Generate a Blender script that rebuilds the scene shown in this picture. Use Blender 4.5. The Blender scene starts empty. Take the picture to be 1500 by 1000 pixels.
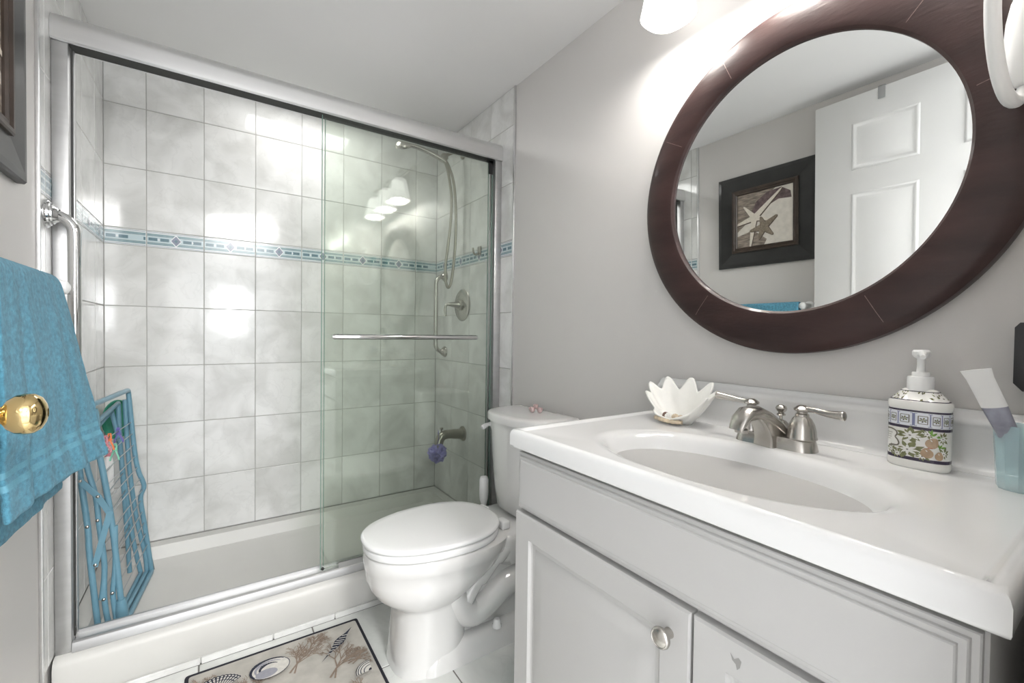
import bpy, bmesh, math, random
from mathutils import Vector, Matrix, noise
random.seed(7)
PI = math.pi
S = bpy.context.scene
COL = S.collection

# ------------------------------------------------------------------ camera
H = 1.075                                   # lens height above the floor
F_PX, YAW, PITCH, ROLL = 646.04, 0.5973, 0.0190, -0.0128

def view_dir(a, b):
    """direction through a point a right of / b above the image centre (unit depth)"""
    cr, sr = math.cos(ROLL), math.sin(ROLL)
    r, u2 = a * cr + b * sr, -a * sr + b * cr
    cp, sp = math.cos(PITCH), math.sin(PITCH)
    fw, uu = cp + u2 * sp, -sp + u2 * cp
    c, s = math.cos(YAW), math.sin(YAW)
    return Vector((r * c + fw * s, -r * s + fw * c, uu))
fwd = view_dir(0, 0)
rgt = view_dir(1, 0) - fwd
upv = view_dir(0, 1) - fwd
cam_d = bpy.data.cameras.new('camera')
cam = bpy.data.objects.new('camera', cam_d)
COL.objects.link(cam)
M = Matrix((rgt, upv, -fwd)).transposed().to_4x4()
M.translation = Vector((0, 0, H))
cam.matrix_world = M
cam_d.sensor_width = 36
cam_d.lens = F_PX / 1500 * 36
cam_d.clip_start = 0.01
S.camera = cam

# ------------------------------------------------------------------ world, lights, exposure
S.view_settings.view_transform = 'Standard'
S.view_settings.look = 'None'
S.view_settings.gamma = 1
S.view_settings.use_curve_mapping = False
S.view_settings.exposure = 1.31
W = bpy.data.worlds.new('world')
S.world = W
W.use_nodes = True
bg = W.node_tree.nodes['Background']
bg.inputs[0].default_value = (0.93, 0.96, 1, 1)
bg.inputs[1].default_value = 1.0

def area_light(name, loc, rot, sx, sy, power, col=(1, 1, 1)):
    d = bpy.data.lights.new(name, 'AREA')
    d.shape = 'RECTANGLE'; d.size = sx; d.size_y = sy; d.energy = power; d.color = col
    o = bpy.data.objects.new(name, d)
    o.location = loc; o.rotation_euler = rot
    COL.objects.link(o)
    return o
# daylight coming in at the hall window and an added soft fill below the hall ceiling
area_light('hall_window_light', (0.22, -2.55, 1.35), (PI / 2, 0, 0), 0.30, 0.55, 14, (0.97, 0.985, 1))
area_light('hall_fill_light', (0.32, -1.60, 2.30), (0, 0, 0), 0.6, 1.4, 56, (1, 0.99, 0.972))
# fill light added behind the header to brighten the shower; no lamp there
area_light('shower_fill_light', (0.40, 2.20, 2.165), (0, 0, 0), 0.5, 0.2, 1.5, (1, 0.99, 0.975))
LAMP_Y = (0.75, 0.50, 0.25)
for ly in LAMP_Y:
    d = bpy.data.lights.new('bulb_light', 'POINT')
    d.energy = 1.6; d.shadow_soft_size = 0.03; d.color = (1, 0.985, 0.97)
    o = bpy.data.objects.new('bulb_light', d)
    o.location = (0.995, ly, 1.935)
    COL.objects.link(o)

# ------------------------------------------------------------------ materials
def srgb(r, g, b):
    f = lambda c: ((c / 255 + 0.055) / 1.055) ** 2.4 if c > 10 else c / 255 / 12.92
    return (f(r), f(g), f(b), 1)

def mat(name, rgb, rough=0.5, metal=0.0, var=0.03, scale=8.0, bump=0.0, bscale=60.0, coat=0.0,
        stretch=(1, 1, 1), spec=0.5, trans=0.0, emit=None, ior=1.5, sheen=0.0):
    m = bpy.data.materials.new(name); m.use_nodes = True
    nt = m.node_tree; N = nt.nodes; L = nt.links
    p = N['Principled BSDF']
    c = srgb(*rgb)
    p.inputs['Roughness'].default_value = rough
    p.inputs['Metallic'].default_value = metal
    p.inputs['Specular IOR Level'].default_value = spec
    p.inputs['Coat Weight'].default_value = coat
    p.inputs['Coat Roughness'].default_value = 0.05
    p.inputs['Transmission Weight'].default_value = trans
    p.inputs['IOR'].default_value = ior
    p.inputs['Sheen Weight'].default_value = sheen
    tc = N.new('ShaderNodeTexCoord'); mp = N.new('ShaderNodeMapping')
    mp.inputs['Scale'].default_value = stretch
    L.new(tc.outputs['Object'], mp.inputs['Vector'])
    n = N.new('ShaderNodeTexNoise'); n.inputs['Scale'].default_value = scale; n.inputs['Detail'].default_value = 5
    L.new(mp.outputs[0], n.inputs['Vector'])
    r = N.new('ShaderNodeValToRGB')
    r.color_ramp.elements[0].position = 0.3; r.color_ramp.elements[1].position = 0.7
    r.color_ramp.elements[0].color = tuple(max(0, x * (1 - var * 1.6)) for x in c[:3]) + (1,)
    r.color_ramp.elements[1].color = tuple(min(1, x * (1 + var)) for x in c[:3]) + (1,)
    L.new(n.outputs['Fac'], r.inputs[0]); L.new(r.outputs[0], p.inputs['Base Color'])
    if bump:
        n2 = N.new('ShaderNodeTexNoise'); n2.inputs['Scale'].default_value = bscale; n2.inputs['Detail'].default_value = 3
        L.new(mp.outputs[0], n2.inputs['Vector'])
        b = N.new('ShaderNodeBump'); b.inputs['Strength'].default_value = bump; b.inputs['Distance'].default_value = 0.002
        L.new(n2.outputs['Fac'], b.inputs['Height']); L.new(b.outputs[0], p.inputs['Normal'])
    if emit:
        p.inputs['Emission Color'].default_value = (1, 0.985, 0.97, 1); p.inputs['Emission Strength'].default_value = emit
    return m

def tile_mat(name, base, dark, vein, rough, vscale=5.0):
    """marbled ceramic: soft clouds and thin veins, another cut of the stone on each tile"""
    m = bpy.data.materials.new(name); m.use_nodes = True
    nt = m.node_tree; N = nt.nodes; L = nt.links
    p = N['Principled BSDF']; p.inputs['Roughness'].default_value = rough
    p.inputs['Specular IOR Level'].default_value = 0.55
    tc = N.new('ShaderNodeTexCoord'); at = N.new('ShaderNodeAttribute'); at.attribute_name = 'tid'
    mu = N.new('ShaderNodeVectorMath'); mu.operation = 'SCALE'; mu.inputs[3].default_value = 1.0
    cb = N.new('ShaderNodeCombineXYZ')
    for i in range(3): L.new(at.outputs['Fac'], cb.inputs[i])
    ad = N.new('ShaderNodeVectorMath'); ad.operation = 'ADD'
    L.new(cb.outputs[0], mu.inputs[0]); L.new(tc.outputs['Object'], ad.inputs[0]); L.new(mu.outputs[0], ad.inputs[1])
    n1 = N.new('ShaderNodeTexNoise'); n1.inputs['Scale'].default_value = vscale; n1.inputs['Detail'].default_value = 4
    n1.inputs['Distortion'].default_value = 0.6
    n2 = N.new('ShaderNodeTexNoise'); n2.inputs['Scale'].default_value = vscale * 1.7; n2.inputs['Detail'].default_value = 6
    n2.inputs['Distortion'].default_value = 0.5
    L.new(ad.outputs[0], n1.inputs['Vector']); L.new(ad.outputs[0], n2.inputs['Vector'])
    r1 = N.new('ShaderNodeValToRGB'); e = r1.color_ramp.elements
    e[0].position = 0.36; e[0].color = srgb(*dark); e[1].position = 0.6; e[1].color = srgb(*base)
    L.new(n1.outputs['Fac'], r1.inputs[0])
    sb = N.new('ShaderNodeMath'); sb.operation = 'SUBTRACT'; sb.inputs[1].default_value = 0.5
    ab = N.new('ShaderNodeMath'); ab.operation = 'ABSOLUTE'
    L.new(n2.outputs['Fac'], sb.inputs[0]); L.new(sb.outputs[0], ab.inputs[0])
    r2 = N.new('ShaderNodeValToRGB'); e = r2.color_ramp.elements
    e[0].position = 0.0; e[0].color = (1, 1, 1, 1); e[1].position = 0.022; e[1].color = (0, 0, 0, 1)
    L.new(ab.outputs[0], r2.inputs[0])
    mf = N.new('ShaderNodeMath'); mf.operation = 'MULTIPLY'; mf.inputs[1].default_value = 0.13
    L.new(r2.outputs[0], mf.inputs[0])
    mx = N.new('ShaderNodeMixRGB'); mx.inputs[2].default_value = srgb(*vein)
    L.new(mf.outputs[0], mx.inputs[0]); L.new(r1.outputs[0], mx.inputs[1]); L.new(mx.outputs[0], p.inputs['Base Color'])
    n3 = N.new('ShaderNodeTexNoise'); n3.inputs['Scale'].default_value = 9; L.new(tc.outputs['Object'], n3.inputs['Vector'])
    b = N.new('ShaderNodeBump'); b.inputs['Strength'].default_value = 0.25; b.inputs['Distance'].default_value = 0.003
    L.new(n3.outputs['Fac'], b.inputs['Height']); L.new(b.outputs[0], p.inputs['Normal'])
    return m

def pane_mat(name, tint, ior):
    m = bpy.data.materials.new(name); m.use_nodes = True
    nt = m.node_tree; N = nt.nodes; L = nt.links
    N.remove(N['Principled BSDF'])
    t = N.new('ShaderNodeBsdfTransparent'); t.inputs[0].default_value = tint
    g = N.new('ShaderNodeBsdfGlossy'); g.inputs['Roughness'].default_value = 0.0
    f = N.new('ShaderNodeFresnel'); f.inputs[0].default_value = ior
    x = N.new('ShaderNodeMixShader')
    L.new(f.outputs[0], x.inputs[0]); L.new(t.outputs[0], x.inputs[1]); L.new(g.outputs[0], x.inputs[2])
    L.new(x.outputs[0], N['Material Output'].inputs['Surface'])
    return m

MT = {}
MT['wall'] = mat('painted_wall', (208, 205, 202), 0.42, var=0.012, scale=2, bump=0.08, bscale=220)
MT['ceil'] = mat('painted_ceiling', (234, 233, 232), 0.7, var=0.01, scale=2)
MT['hall'] = mat('hall_paint', (224, 225, 227), 0.8, var=0.01)
MT['tile'] = tile_mat('marbled_wall_tile', (224, 224, 222), (204, 204, 201), (176, 176, 173), 0.10, 6.0)
MT['ftile'] = tile_mat('marbled_floor_tile', (228, 229, 226), (204, 206, 202), (176, 178, 174), 0.25, 4)
MT['grout'] = mat('grout', (168, 167, 163), 0.9)
MT['fgrout'] = mat('floor_grout', (120, 118, 114), 0.9)
MT['b_white'] = mat('border_white', (222, 226, 226), 0.15)
MT['b_teal'] = mat('border_teal', (140, 162, 167), 0.15, var=0.08, scale=60)
MT['b_dark'] = mat('border_dark_teal', (100, 126, 136), 0.15, var=0.1, scale=80)
MT['b_blue'] = mat('border_slate', (132, 138, 154), 0.15, var=0.1, scale=80)
MT['b_pale'] = mat('border_pale_blue', (190, 206, 210), 0.15)
MT['alu'] = mat('polished_aluminium', (224, 224, 224), 0.34, 1.0, var=0.03, scale=3, stretch=(1, 12, 12))
MT['alu2'] = mat('satin_aluminium', (196, 196, 196), 0.42, 1.0, var=0.04, scale=4, stretch=(1, 12, 12))
MT['chrome'] = mat('chrome', (225, 225, 225), 0.06, 1.0, var=0.01)
MT['nickel'] = mat('brushed_nickel', (188, 184, 178), 0.27, 1.0, var=0.04, scale=30)
MT['dnickel'] = mat('satin_nickel', (160, 156, 146), 0.3, 1.0, var=0.04, scale=30)
MT['dark'] = mat('dark_seal_and_shade', (48, 48, 46), 0.6)  # seal and cleat colour, also the painted shade under the header
MT['rubber'] = mat('black_rubber', (26, 26, 27), 0.5)
MT['pan'] = mat('acrylic_white', (206, 205, 201), 0.42, var=0.01, coat=0.0)
MT['porc'] = mat('white_porcelain', (218, 217, 215), 0.07, var=0.006, coat=0.6)
MT['seat'] = mat('white_seat_plastic', (233, 233, 232), 0.12, var=0.006, coat=0.3)
MT['marble'] = mat('cultured_marble_white', (228, 228, 227), 0.16, var=0.008, coat=0.4)
MT['cab'] = mat('painted_cabinet', (185, 184, 182), 0.38, var=0.012, scale=5, bump=0.03, bscale=150)
MT['chip'] = mat('worn_patch', (150, 149, 146), 0.7)
MT['door'] = mat('white_door_paint', (216, 216, 215), 0.4, var=0.008)
MT['brass'] = mat('polished_brass', (222, 196, 142), 0.10, 1.0, var=0.02)
MT['glass'] = pane_mat('greenish_glass', (0.982, 0.999, 0.979, 1), 1.55)
MT['gedge'] = mat('glass_edge', (112, 140, 128), 0.15, var=0.05)
MT['mirror'] = mat('mirror_silver', (238, 240, 238), 0.0, 1.0, var=0.0)
MT['white'] = mat('white_plastic', (236, 236, 235), 0.3, var=0.006)
MT['white_d'] = mat('white_ceramic', (236, 235, 230), 0.12, var=0.01, coat=0.4)
MT['black'] = mat('black_plastic', (30, 30, 32), 0.35)
MT['rack'] = mat('blue_enamel_tube', (106, 148, 166), 0.32, var=0.04, scale=25)
MT['wire'] = mat('steel_wire', (176, 180, 182), 0.35, 0.9)
MT['green'] = mat('green_plastic', (62, 148, 122), 0.4)
MT['pink'] = mat('pink_plastic', (214, 140, 150), 0.4)
MT['orange'] = mat('orange_plastic', (228, 122, 66), 0.4)
MT['purple'] = mat('purple_plastic', (112, 104, 176), 0.4)
MT['mint'] = mat('mint_plastic', (110, 190, 160), 0.4)
MT['loofah'] = mat('lavender_netting', (172, 166, 222), 0.6, var=0.12, scale=70)
MT['matbg'] = mat('woven_mat_beige', (182, 178, 170), 0.95, var=0.09, scale=22, bump=0.5, bscale=700)
MT['matblack'] = mat('mat_binding', (30, 30, 40), 0.9, bump=0.4, bscale=500)
MT['matcoral'] = mat('mat_coral_print', (140, 124, 110), 0.95, var=0.1, scale=90)
MT['matnavy'] = mat('mat_navy_print', (38, 42, 58), 0.95, var=0.1, scale=90)
MT['matpale'] = mat('mat_pale_print', (206, 203, 196), 0.95, var=0.06, scale=90)
MT['matgrey'] = mat('mat_grey_print', (150, 150, 158), 0.95, var=0.06, scale=90)
MT['shell'] = mat('shell_white', (240, 239, 234), 0.4, var=0.02, scale=20, bump=0.2, bscale=120)
MT['tan'] = mat('tan_shell', (212, 194, 168), 0.5, var=0.15, scale=90)
MT['brown'] = mat('brown_shell', (120, 92, 80), 0.5, var=0.2, scale=120)
MT['rose'] = mat('pink_rose_clay', (222, 196, 194), 0.5, var=0.06, scale=120)
MT['teal'] = mat('teal_plastic', (98, 168, 160), 0.35)
MT['tealdk'] = mat('deep_teal_plastic', (30, 128, 112), 0.3)

def towel_mat():
    m = mat('blue_terry_cloth', (78, 136, 158), 0.95, var=0.20, scale=120, bump=0.9, bscale=420, sheen=0.1)
    return m
MT['towel'] = towel_mat()
MT['towelband'] = mat('blue_towel_band', (96, 150, 170), 0.8, var=0.05, scale=200, bump=0.5, bscale=300)

def wood_mat():
    m = mat('dark_mahogany', (58, 40, 38), 0.42, var=0.25, scale=5, stretch=(1, 1, 4), bump=0.25, bscale=40, coat=0.08, spec=0.35)
    return m
MT['mahog'] = wood_mat()
MT['seam'] = mat('wood_seam', (120, 98, 94), 0.5, var=0.2, scale=200)
MT['pfblack'] = mat('black_picture_moulding', (44, 44, 43), 0.42, var=0.15, scale=14, coat=0.2)
MT['pfbrown'] = mat('bronze_picture_lip', (64, 52, 44), 0.4, var=0.2, scale=20)
MT['sand'] = mat('print_sand', (222, 216, 206), 0.6, var=0.06, scale=40)
MT['drift'] = mat('print_driftwood', (150, 138, 126), 0.6, var=0.35, scale=26, stretch=(1, 1, 5))
MT['driftdk'] = mat('print_dark_shell', (110, 92, 92), 0.6, var=0.3, scale=50)
MT['star1'] = mat('print_pale_starfish', (226, 218, 204), 0.6, var=0.06, scale=90)
MT['star2'] = mat('print_brown_starfish', (140, 128, 112), 0.6, var=0.2, scale=140)
MT['starsh'] = mat('print_umber', (92, 80, 68), 0.6, var=0.2, scale=60)

def shade_mat():
    m = mat('opal_glass', (245, 243, 238), 0.25, var=0.0, emit=1.0)
    return m
MT['opal'] = shade_mat()
MT['bulb'] = mat('lit_bulb', (255, 250, 240), 0.3, var=0.0, emit=6.0)
MT['cup'] = pane_mat('turquoise_clear_plastic', (0.80, 0.93, 0.95, 1), 1.45)
def cup_mat():
    m = mat('turquoise_milky_plastic', (208, 236, 241), 0.12, var=0.02)
    N = m.node_tree.nodes; L = m.node_tree.links; p = N['Principled BSDF']
    t = N.new('ShaderNodeBsdfTransparent'); t.inputs[0].default_value = (0.97, 1.0, 1.0, 1)
    x = N.new('ShaderNodeMixShader'); x.inputs[0].default_value = 0.38
    L.new(t.outputs[0], x.inputs[1]); L.new(p.outputs[0], x.inputs[2]); L.new(x.outputs[0], N['Material Output'].inputs['Surface'])
    return m
MT['cup'] = cup_mat()
MT['blue'] = mat('blue_plastic', (70, 74, 170), 0.35)
MT['silver'] = mat('silver_tube_print', (150, 152, 166), 0.3, var=0.15, scale=60)
MT['s_leaf'] = mat('print_olive_leaf', (128, 130, 92), 0.2, var=0.15, scale=150)
MT['s_leaf2'] = mat('print_green_leaf', (116, 158, 70), 0.2, var=0.2, scale=150)
MT['s_pear'] = mat('print_pear', (178, 152, 124), 0.2, var=0.16, scale=60)
MT['s_line'] = mat('print_grey_scroll', (112, 108, 96), 0.2)
MT['s_dark'] = mat('print_dark_band', (62, 54, 72), 0.2, var=0.1)
MT['s_blue'] = mat('print_blue_stamp', (230, 232, 238), 0.2)
MT['s_blue2'] = mat('print_blue_line', (128, 132, 166), 0.2)
MT['s_red'] = mat('print_rust', (176, 92, 62), 0.2)

# ------------------------------------------------------------------ mesh helper
WL = {}                                           # world location of every root / part

class MB:
    def __init__(self):
        self.bm = bmesh.new(); self.tid = self.bm.verts.layers.float.new('tid'); self.T = Matrix(); self.m = 0
    def v(self, p, tid=0.0):
        x = self.bm.verts.new(self.T @ Vector(p)); x[self.tid] = tid; return x
    def f(self, vs, m=None):
        try: fc = self.bm.faces.new(vs)
        except ValueError: return None
        fc.material_index = self.m if m is None else m; fc.smooth = True; return fc
    def poly(self, pts, m=None, tid=0.0): return self.f([self.v(p, tid) for p in pts], m)
    def loft(self, secs, closed=True, cap0=True, cap1=True, m=None):
        rows = [[self.v(p) for p in s] for s in secs]; n = len(rows[0])
        for a, b in zip(rows, rows[1:]):
            for i in range(n if closed else n - 1):
                j = (i + 1) % n; self.f([a[i], a[j], b[j], b[i]], m)
        if cap0: self.f(rows[0][::-1], m)
        if cap1: self.f(rows[-1], m)
        return rows
    def tube(self, pts, r, n=10, m=None, cap=True, closed=False):
        P = [Vector(p) for p in pts]; k = len(P)
        R = r if isinstance(r, (list, tuple)) else [r] * k
        up = None; secs = []
        for i in range(k):
            if closed: t = P[(i + 1) % k] - P[i - 1]
            else: t = P[min(i + 1, k - 1)] - P[max(i - 1, 0)]
            t.normalize()
            if up is None:
                up = Vector((0, 0, 1)) if abs(t.z) < 0.9 else Vector((1, 0, 0))
            up = (up - t * up.dot(t))
            if up.length < 1e-6: up = t.orthogonal()
            up.normalize(); s = t.cross(up)
            secs.append([P[i] + (up * math.cos(2 * PI * j / n) + s * math.sin(2 * PI * j / n)) * R[i] for j in range(n)])
        if closed: secs.append(secs[0])
        self.loft(secs, True, cap and not closed, cap and not closed, m)
    def lathe(self, prof, c=(0, 0, 0), axis='Z', n=28, m=None, sx=1.0, sy=1.0, cap0=True, cap1=True):
        c = Vector(c); secs = []
        for r, h in prof:
            s = []
            for j in range(n):
                a = 2 * PI * j / n; x, y = r * math.cos(a) * sx, r * math.sin(a) * sy
                q = {'Z': (x, y, h), 'X': (h, x, y), 'Y': (y, h, x), '-X': (-h, y, x), '-Y': (x, -h, y)}[axis]
                s.append(c + Vector(q))
            secs.append(s)
        self.loft(secs, True, cap0, cap1, m)
    def box(self, lo, hi, bev=0.0, seg=2, m=None):
        b = bmesh.new(); bmesh.ops.create_cube(b, size=1)
        lo, hi = Vector(lo), Vector(hi); c = (lo + hi) / 2; d = hi - lo
        for q in b.verts: q.co = Vector((q.co.x * d.x, q.co.y * d.y, q.co.z * d.z)) + c
        if bev: bmesh.ops.bevel(b, geom=b.edges[:], offset=bev, segments=seg, affect='EDGES', profile=0.5)
        self.merge(b, m); b.free()
    def merge(self, b, m=None):
        mp = {q: self.v(q.co) for q in b.verts}
        for fc in b.faces: self.f([mp[q] for q in fc.verts], m)
    def sphere(self, c, r, m=None, sub=2, sc=(1, 1, 1), fn=None):
        b = bmesh.new(); bmesh.ops.create_icosphere(b, subdivisions=sub, radius=1)
        for q in b.verts:
            k = fn(q.co) if fn else 1.0
            q.co = Vector((q.co.x * sc[0], q.co.y * sc[1], q.co.z * sc[2])) * r * k + Vector(c)
        self.merge(b, m); b.free()
    def prism(self, outline, a0, a1, axis='X', m=None):
        """outline of (u,v) pairs pushed along an axis"""
        def P(u, v, a): return {'X': (a, u, v), 'Y': (u, a, v), 'Z': (u, v, a)}[axis]
        self.loft([[P(u, v, a0) for u, v in outline], [P(u, v, a1) for u, v in outline]], True, True, True, m)
    def build(self, name, mats, parent=None, base=None, flat=False, ang=38):
        bm = self.bm
        bmesh.ops.recalc_face_normals(bm, faces=bm.faces[:])
        if parent is not None: off = WL[parent.name]
        else: off = Vector(base) if base is not None else Vector((0, 0, 0))
        for q in bm.verts: q.co -= off
        me = bpy.data.meshes.new(name); bm.to_mesh(me); bm.free()
        if not isinstance(mats, (list, tuple)): mats = [mats]
        for x in mats: me.materials.append(x)
        if flat:
            for pl in me.polygons: pl.use_smooth = False
        else: me.set_sharp_from_angle(angle=math.radians(ang))
        o = bpy.data.objects.new(name, me); COL.objects.link(o)
        if parent is not None: o.parent = parent
        else: o.location = off
        WL[o.name] = off
        return o

def thing(name, label, cat, loc, group=None):
    o = bpy.data.objects.new(name, None); o.empty_display_size = 0.05; COL.objects.link(o); o.location = loc
    o['label'] = label; o['category'] = cat
    if group: o['group'] = group
    WL[o.name] = Vector(loc); return o
def tag(o, label, cat, group=None):
    o['label'] = label; o['category'] = cat
    if group: o['group'] = group
    return o
def struct(o): o['kind'] = 'structure'; return o

def smooth(pts, k=6, closed=False):
    P = [Vector(p) for p in pts]; n = len(P); out = []
    rng = range(n if closed else n - 1)
    for i in rng:
        g = (lambda q: P[q % n]) if closed else (lambda q: P[max(0, min(n - 1, q))])
        a, b, c, d = g(i - 1), g(i), g(i + 1), g(i + 2)
        for s in range(k):
            t = s / k
            out.append(0.5 * ((2 * b) + (c - a) * t + (2 * a - 5 * b + 4 * c - d) * t * t + (3 * b - a - 3 * c + d) * t ** 3))
    if not closed: out.append(P[-1])
    return out
def rrect(x0, x1, y0, y1, r, n=5):
    out = []
    for cx, cy, a0 in ((x1 - r, y1 - r, 0), (x0 + r, y1 - r, PI / 2), (x0 + r, y0 + r, PI), (x1 - r, y0 + r, 1.5 * PI)):
        for i in range(n + 1):
            a = a0 + PI / 2 * i / n; out.append((cx + r * math.cos(a), cy + r * math.sin(a)))
    return out

# ------------------------------------------------------------------ room shell
XL, XR, YB, ZC = -0.370, 1.1164, 2.460, 2.178       # tile faces and ceiling
PXL, PXR = -0.377, 1.123                            # painted wall faces
YT = 1.645                                          # where the wall tile ends
ROWS = [0.1435, 0.3999, 0.6563, 0.9127, 1.1691, 1.4255, 1.4960, 1.7524, 2.0088, 2.178]
COLS = [XL, -0.2333, -0.0303, 0.1727, 0.3757, 0.5787, 0.7817, 0.9847, XR]

def tile_plane(mb, fn, ss, ts, gap=0.0026, depth=0.0016, band=5):
    """separate tiles over grout: fn(s,t,d) places a point d in front of the grout"""
    g = gap / 2
    mb.poly([fn(ss[0], ts[0], 0), fn(ss[-1], ts[0], 0), fn(ss[-1], ts[-1], 0), fn(ss[0], ts[-1], 0)], 1)
    for i in range(len(ss) - 1):
        for j in range(len(ts) - 1):
            a, b, c, d = ss[i] + g, ss[i + 1] - g, ts[j] + g, ts[j + 1] - g
            if b - a < 0.004 or d - c < 0.004: continue
            tid = random.uniform(0, 60); mi = 2 if j == band else 0
            e = 0.0014
            lo = [mb.v(fn(s, t, 0), tid) for s, t in ((a, c), (b, c), (b, d), (a, d))]
            hi = [mb.v(fn(s, t, depth), tid) for s, t in ((a + e, c + e), (b - e, c + e), (b - e, d - e), (a + e, d - e))]
            mb.f(hi, mi)
            for k in range(4): mb.f([lo[k], lo[(k + 1) % 4], hi[(k + 1) % 4], hi[k]], mi)
            if j == band: border(mb, lambda s, t: fn(s, t, depth + 0.0004), a + e, b - e, c + e, d - e)

def border(mb, fn, s0, s1, t0, t1):
    """listel: pale frame lines, two teal stripes, a row of dashes and a diamond"""
    w, h = s1 - s0, t1 - t0
    def fn2(s, t, l):
        p = Vector(fn(s, t)); return p + NRM[0] * l
    def R(x0, x1, y0, y1, m):
        x0, x1 = max(x0, 0), min(x1, 1)
        if x1 <= x0: return
        mb.poly([fn2(s0 + w * x, t0 + h * y, 0.00025 if m == 4 else 0.0) for x, y in ((x0, y0), (x1, y0), (x1, y1), (x0, y1))], m)
    full = 0.2004; k = full / w
    R(0, 1, 0.03, 0.06, 5); R(0, 1, 0.94, 0.97, 5)
    R(0, 1, 0.13, 0.31, 3); R(0, 1, 0.69, 0.87, 3)
    R(0, 1, 0.33, 0.67, 6)
    ctr = 0.5 if w > 0.15 else None
    for x in (0.02, 0.22, 0.62, 0.80):
        R(x * k, (x + 0.15) * k, 0.40, 0.60, 4)
    def dia(cx, cy, rx, ry, m, lift):
        pts = [(cx - rx, cy), (cx, cy - ry), (cx + rx, cy), (cx, cy + ry)]
        mb.poly([fn2(s0 + w * x, t0 + h * y, lift) for x, y in pts], m)
    for x in (0.195, 0.79):
        if x * k < 0.97: dia(x * k, 0.5, 0.018 * k, 0.09, 2, 0.0003)
    if ctr:
        dia(0.5, 0.5, 0.105 * k, 0.42, 2, 0.0004); dia(0.5, 0.5, 0.085 * k, 0.33, 5, 0.0007); dia(0.5, 0.5, 0.03 * k, 0.12, 4, 0.0010)
NRM = [Vector((0, -1, 0))]
TM = [MT['tile'], MT['grout'], MT['b_white'], MT['b_teal'], MT['b_dark'], MT['b_blue'], MT['b_pale']]

# back wall (tiled from the shower base up)
mb = MB(); NRM[0] = Vector((0, -1, 0))
tile_plane(mb, lambda s, t, d: (s, YB + 0.0016 - d, t), COLS, ROWS)
mb.box((XL - 0.02, YB + 0.003, 0.0), (XR + 0.02, YB + 0.1, ZC), m=1)
struct(mb.build('wall_back', TM, flat=True))
# tile cladding on the two side walls
YLr = [YT + 0.004, 1.847, 2.044, 2.247, YB]
YLl = [YT + 0.004, 1.690, 1.893, 2.096, 2.299, YB]
mb = MB(); NRM[0] = Vector((-1, 0, 0))
tile_plane(mb, lambda s, t, d: (XR + 0.0016 - d, s, t), YLr, ROWS)
mb.box((XR + 0.0018, YT + 0.003, 0.1435), (PXR, YB, ZC), m=1)
struct(mb.build('trim_1', TM, flat=True))
mb = MB(); NRM[0] = Vector((1, 0, 0))
tile_plane(mb, lambda s, t, d: (XL - 0.0016 + d, s, t), YLl, ROWS)
mb.box((PXL, YT + 0.003, 0.1435), (XL - 0.0018, YB, ZC), m=1)
struct(mb.build('trim_2', TM, flat=True))
# bright edging where the cladding stops
mb = MB(); mb.box((XR - 0.0015, YT - 0.006, 0.0), (PXR, YT + 0.004, ZC), 0.0012); struct(mb.build('trim_3', MT['alu']))
mb = MB(); mb.box((PXL, YT - 0.006, 0.0), (XL + 0.0015, YT + 0.004, ZC), 0.0012); struct(mb.build('trim_4', MT['alu']))
# painted walls, ceiling
mb = MB(); mb.box((PXR, 0.05, 0), (PXR + 0.1, YB, ZC)); struct(mb.build('wall_right', MT['wall']))
mb = MB(); mb.box((PXL - 0.1, 0.05, 0), (PXL, YB, ZC)); struct(mb.build('wall_left', MT['wall']))
mb = MB(); mb.box((PXL - 0.1, 0.05, ZC), (PXR + 0.1, YB + 0.1, ZC + 0.08)); struct(mb.build('ceiling', MT['ceil']))
# near wall with the door opening the camera stands in
mb = MB()
mb.box((0.50, -0.07, 0), (PXR + 0.1, 0.05, ZC)); mb.box((PXL - 0.1, -0.07, 0), (-0.31, 0.05, ZC)); mb.box((-0.31, -0.07, 2.13), (0.50, 0.05, ZC))
struct(mb.build('wall_near', MT['wall']))
# floor: square tiles laid parallel to the walls
mb = MB()
fx = [PXL - 0.1, -0.37, -0.035, 0.300, 0.635, 0.970, PXR + 0.1]
fy = [0.03, 0.035, 0.37, 0.705, 1.040, 1.375, 1.7095]
tile_plane(mb, lambda s, t, d: (s, t, d - 0.0016), fx, fy, gap=0.004, band=-1)
mb.box((PXL - 0.1, -0.07, -0.06), (PXR + 0.1, YB + 0.1, -0.002), m=1)
struct(mb.build('floor', [MT['ftile'], MT['fgrout']], flat=True))
# hall behind the camera
mb = MB()
mb.box((-1.1, -2.6, 0), (-1.0, -0.07, 2.35)); mb.box((1.3, -2.6, 0), (1.4, -0.07, 2.35))
mb.box((-1.1, -2.7, 0), (-0.25, -2.6, 2.35)); mb.box((0.69, -2.7, 0), (1.4, -2.6, 2.35))
mb.box((-0.25, -2.7, 0), (0.69, -2.6, 0.72)); mb.box((-0.25, -2.7, 1.98), (0.69, -2.6, 2.35))
mb.box((-1.1, -0.075, 0), (-0.477, -0.07, 2.35)); mb.box((1.223, -0.075, 0), (1.4, -0.07, 2.35)); mb.box((-1.1, -0.075, 2.258), (1.4, -0.07, 2.35))
struct(mb.build('wall_hall', MT['hall']))
mb = MB(); mb.box((-1.1, -2.7, 2.35), (1.4, -0.07, 2.4)); struct(mb.build('ceiling_hall', MT['hall']))
mb = MB(); mb.box((-1.1, -2.7, -0.06), (1.4, -0.07, 0)); struct(mb.build('floor_hall', mat('hall_floor', (190, 190, 192), 0.5)))

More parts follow.
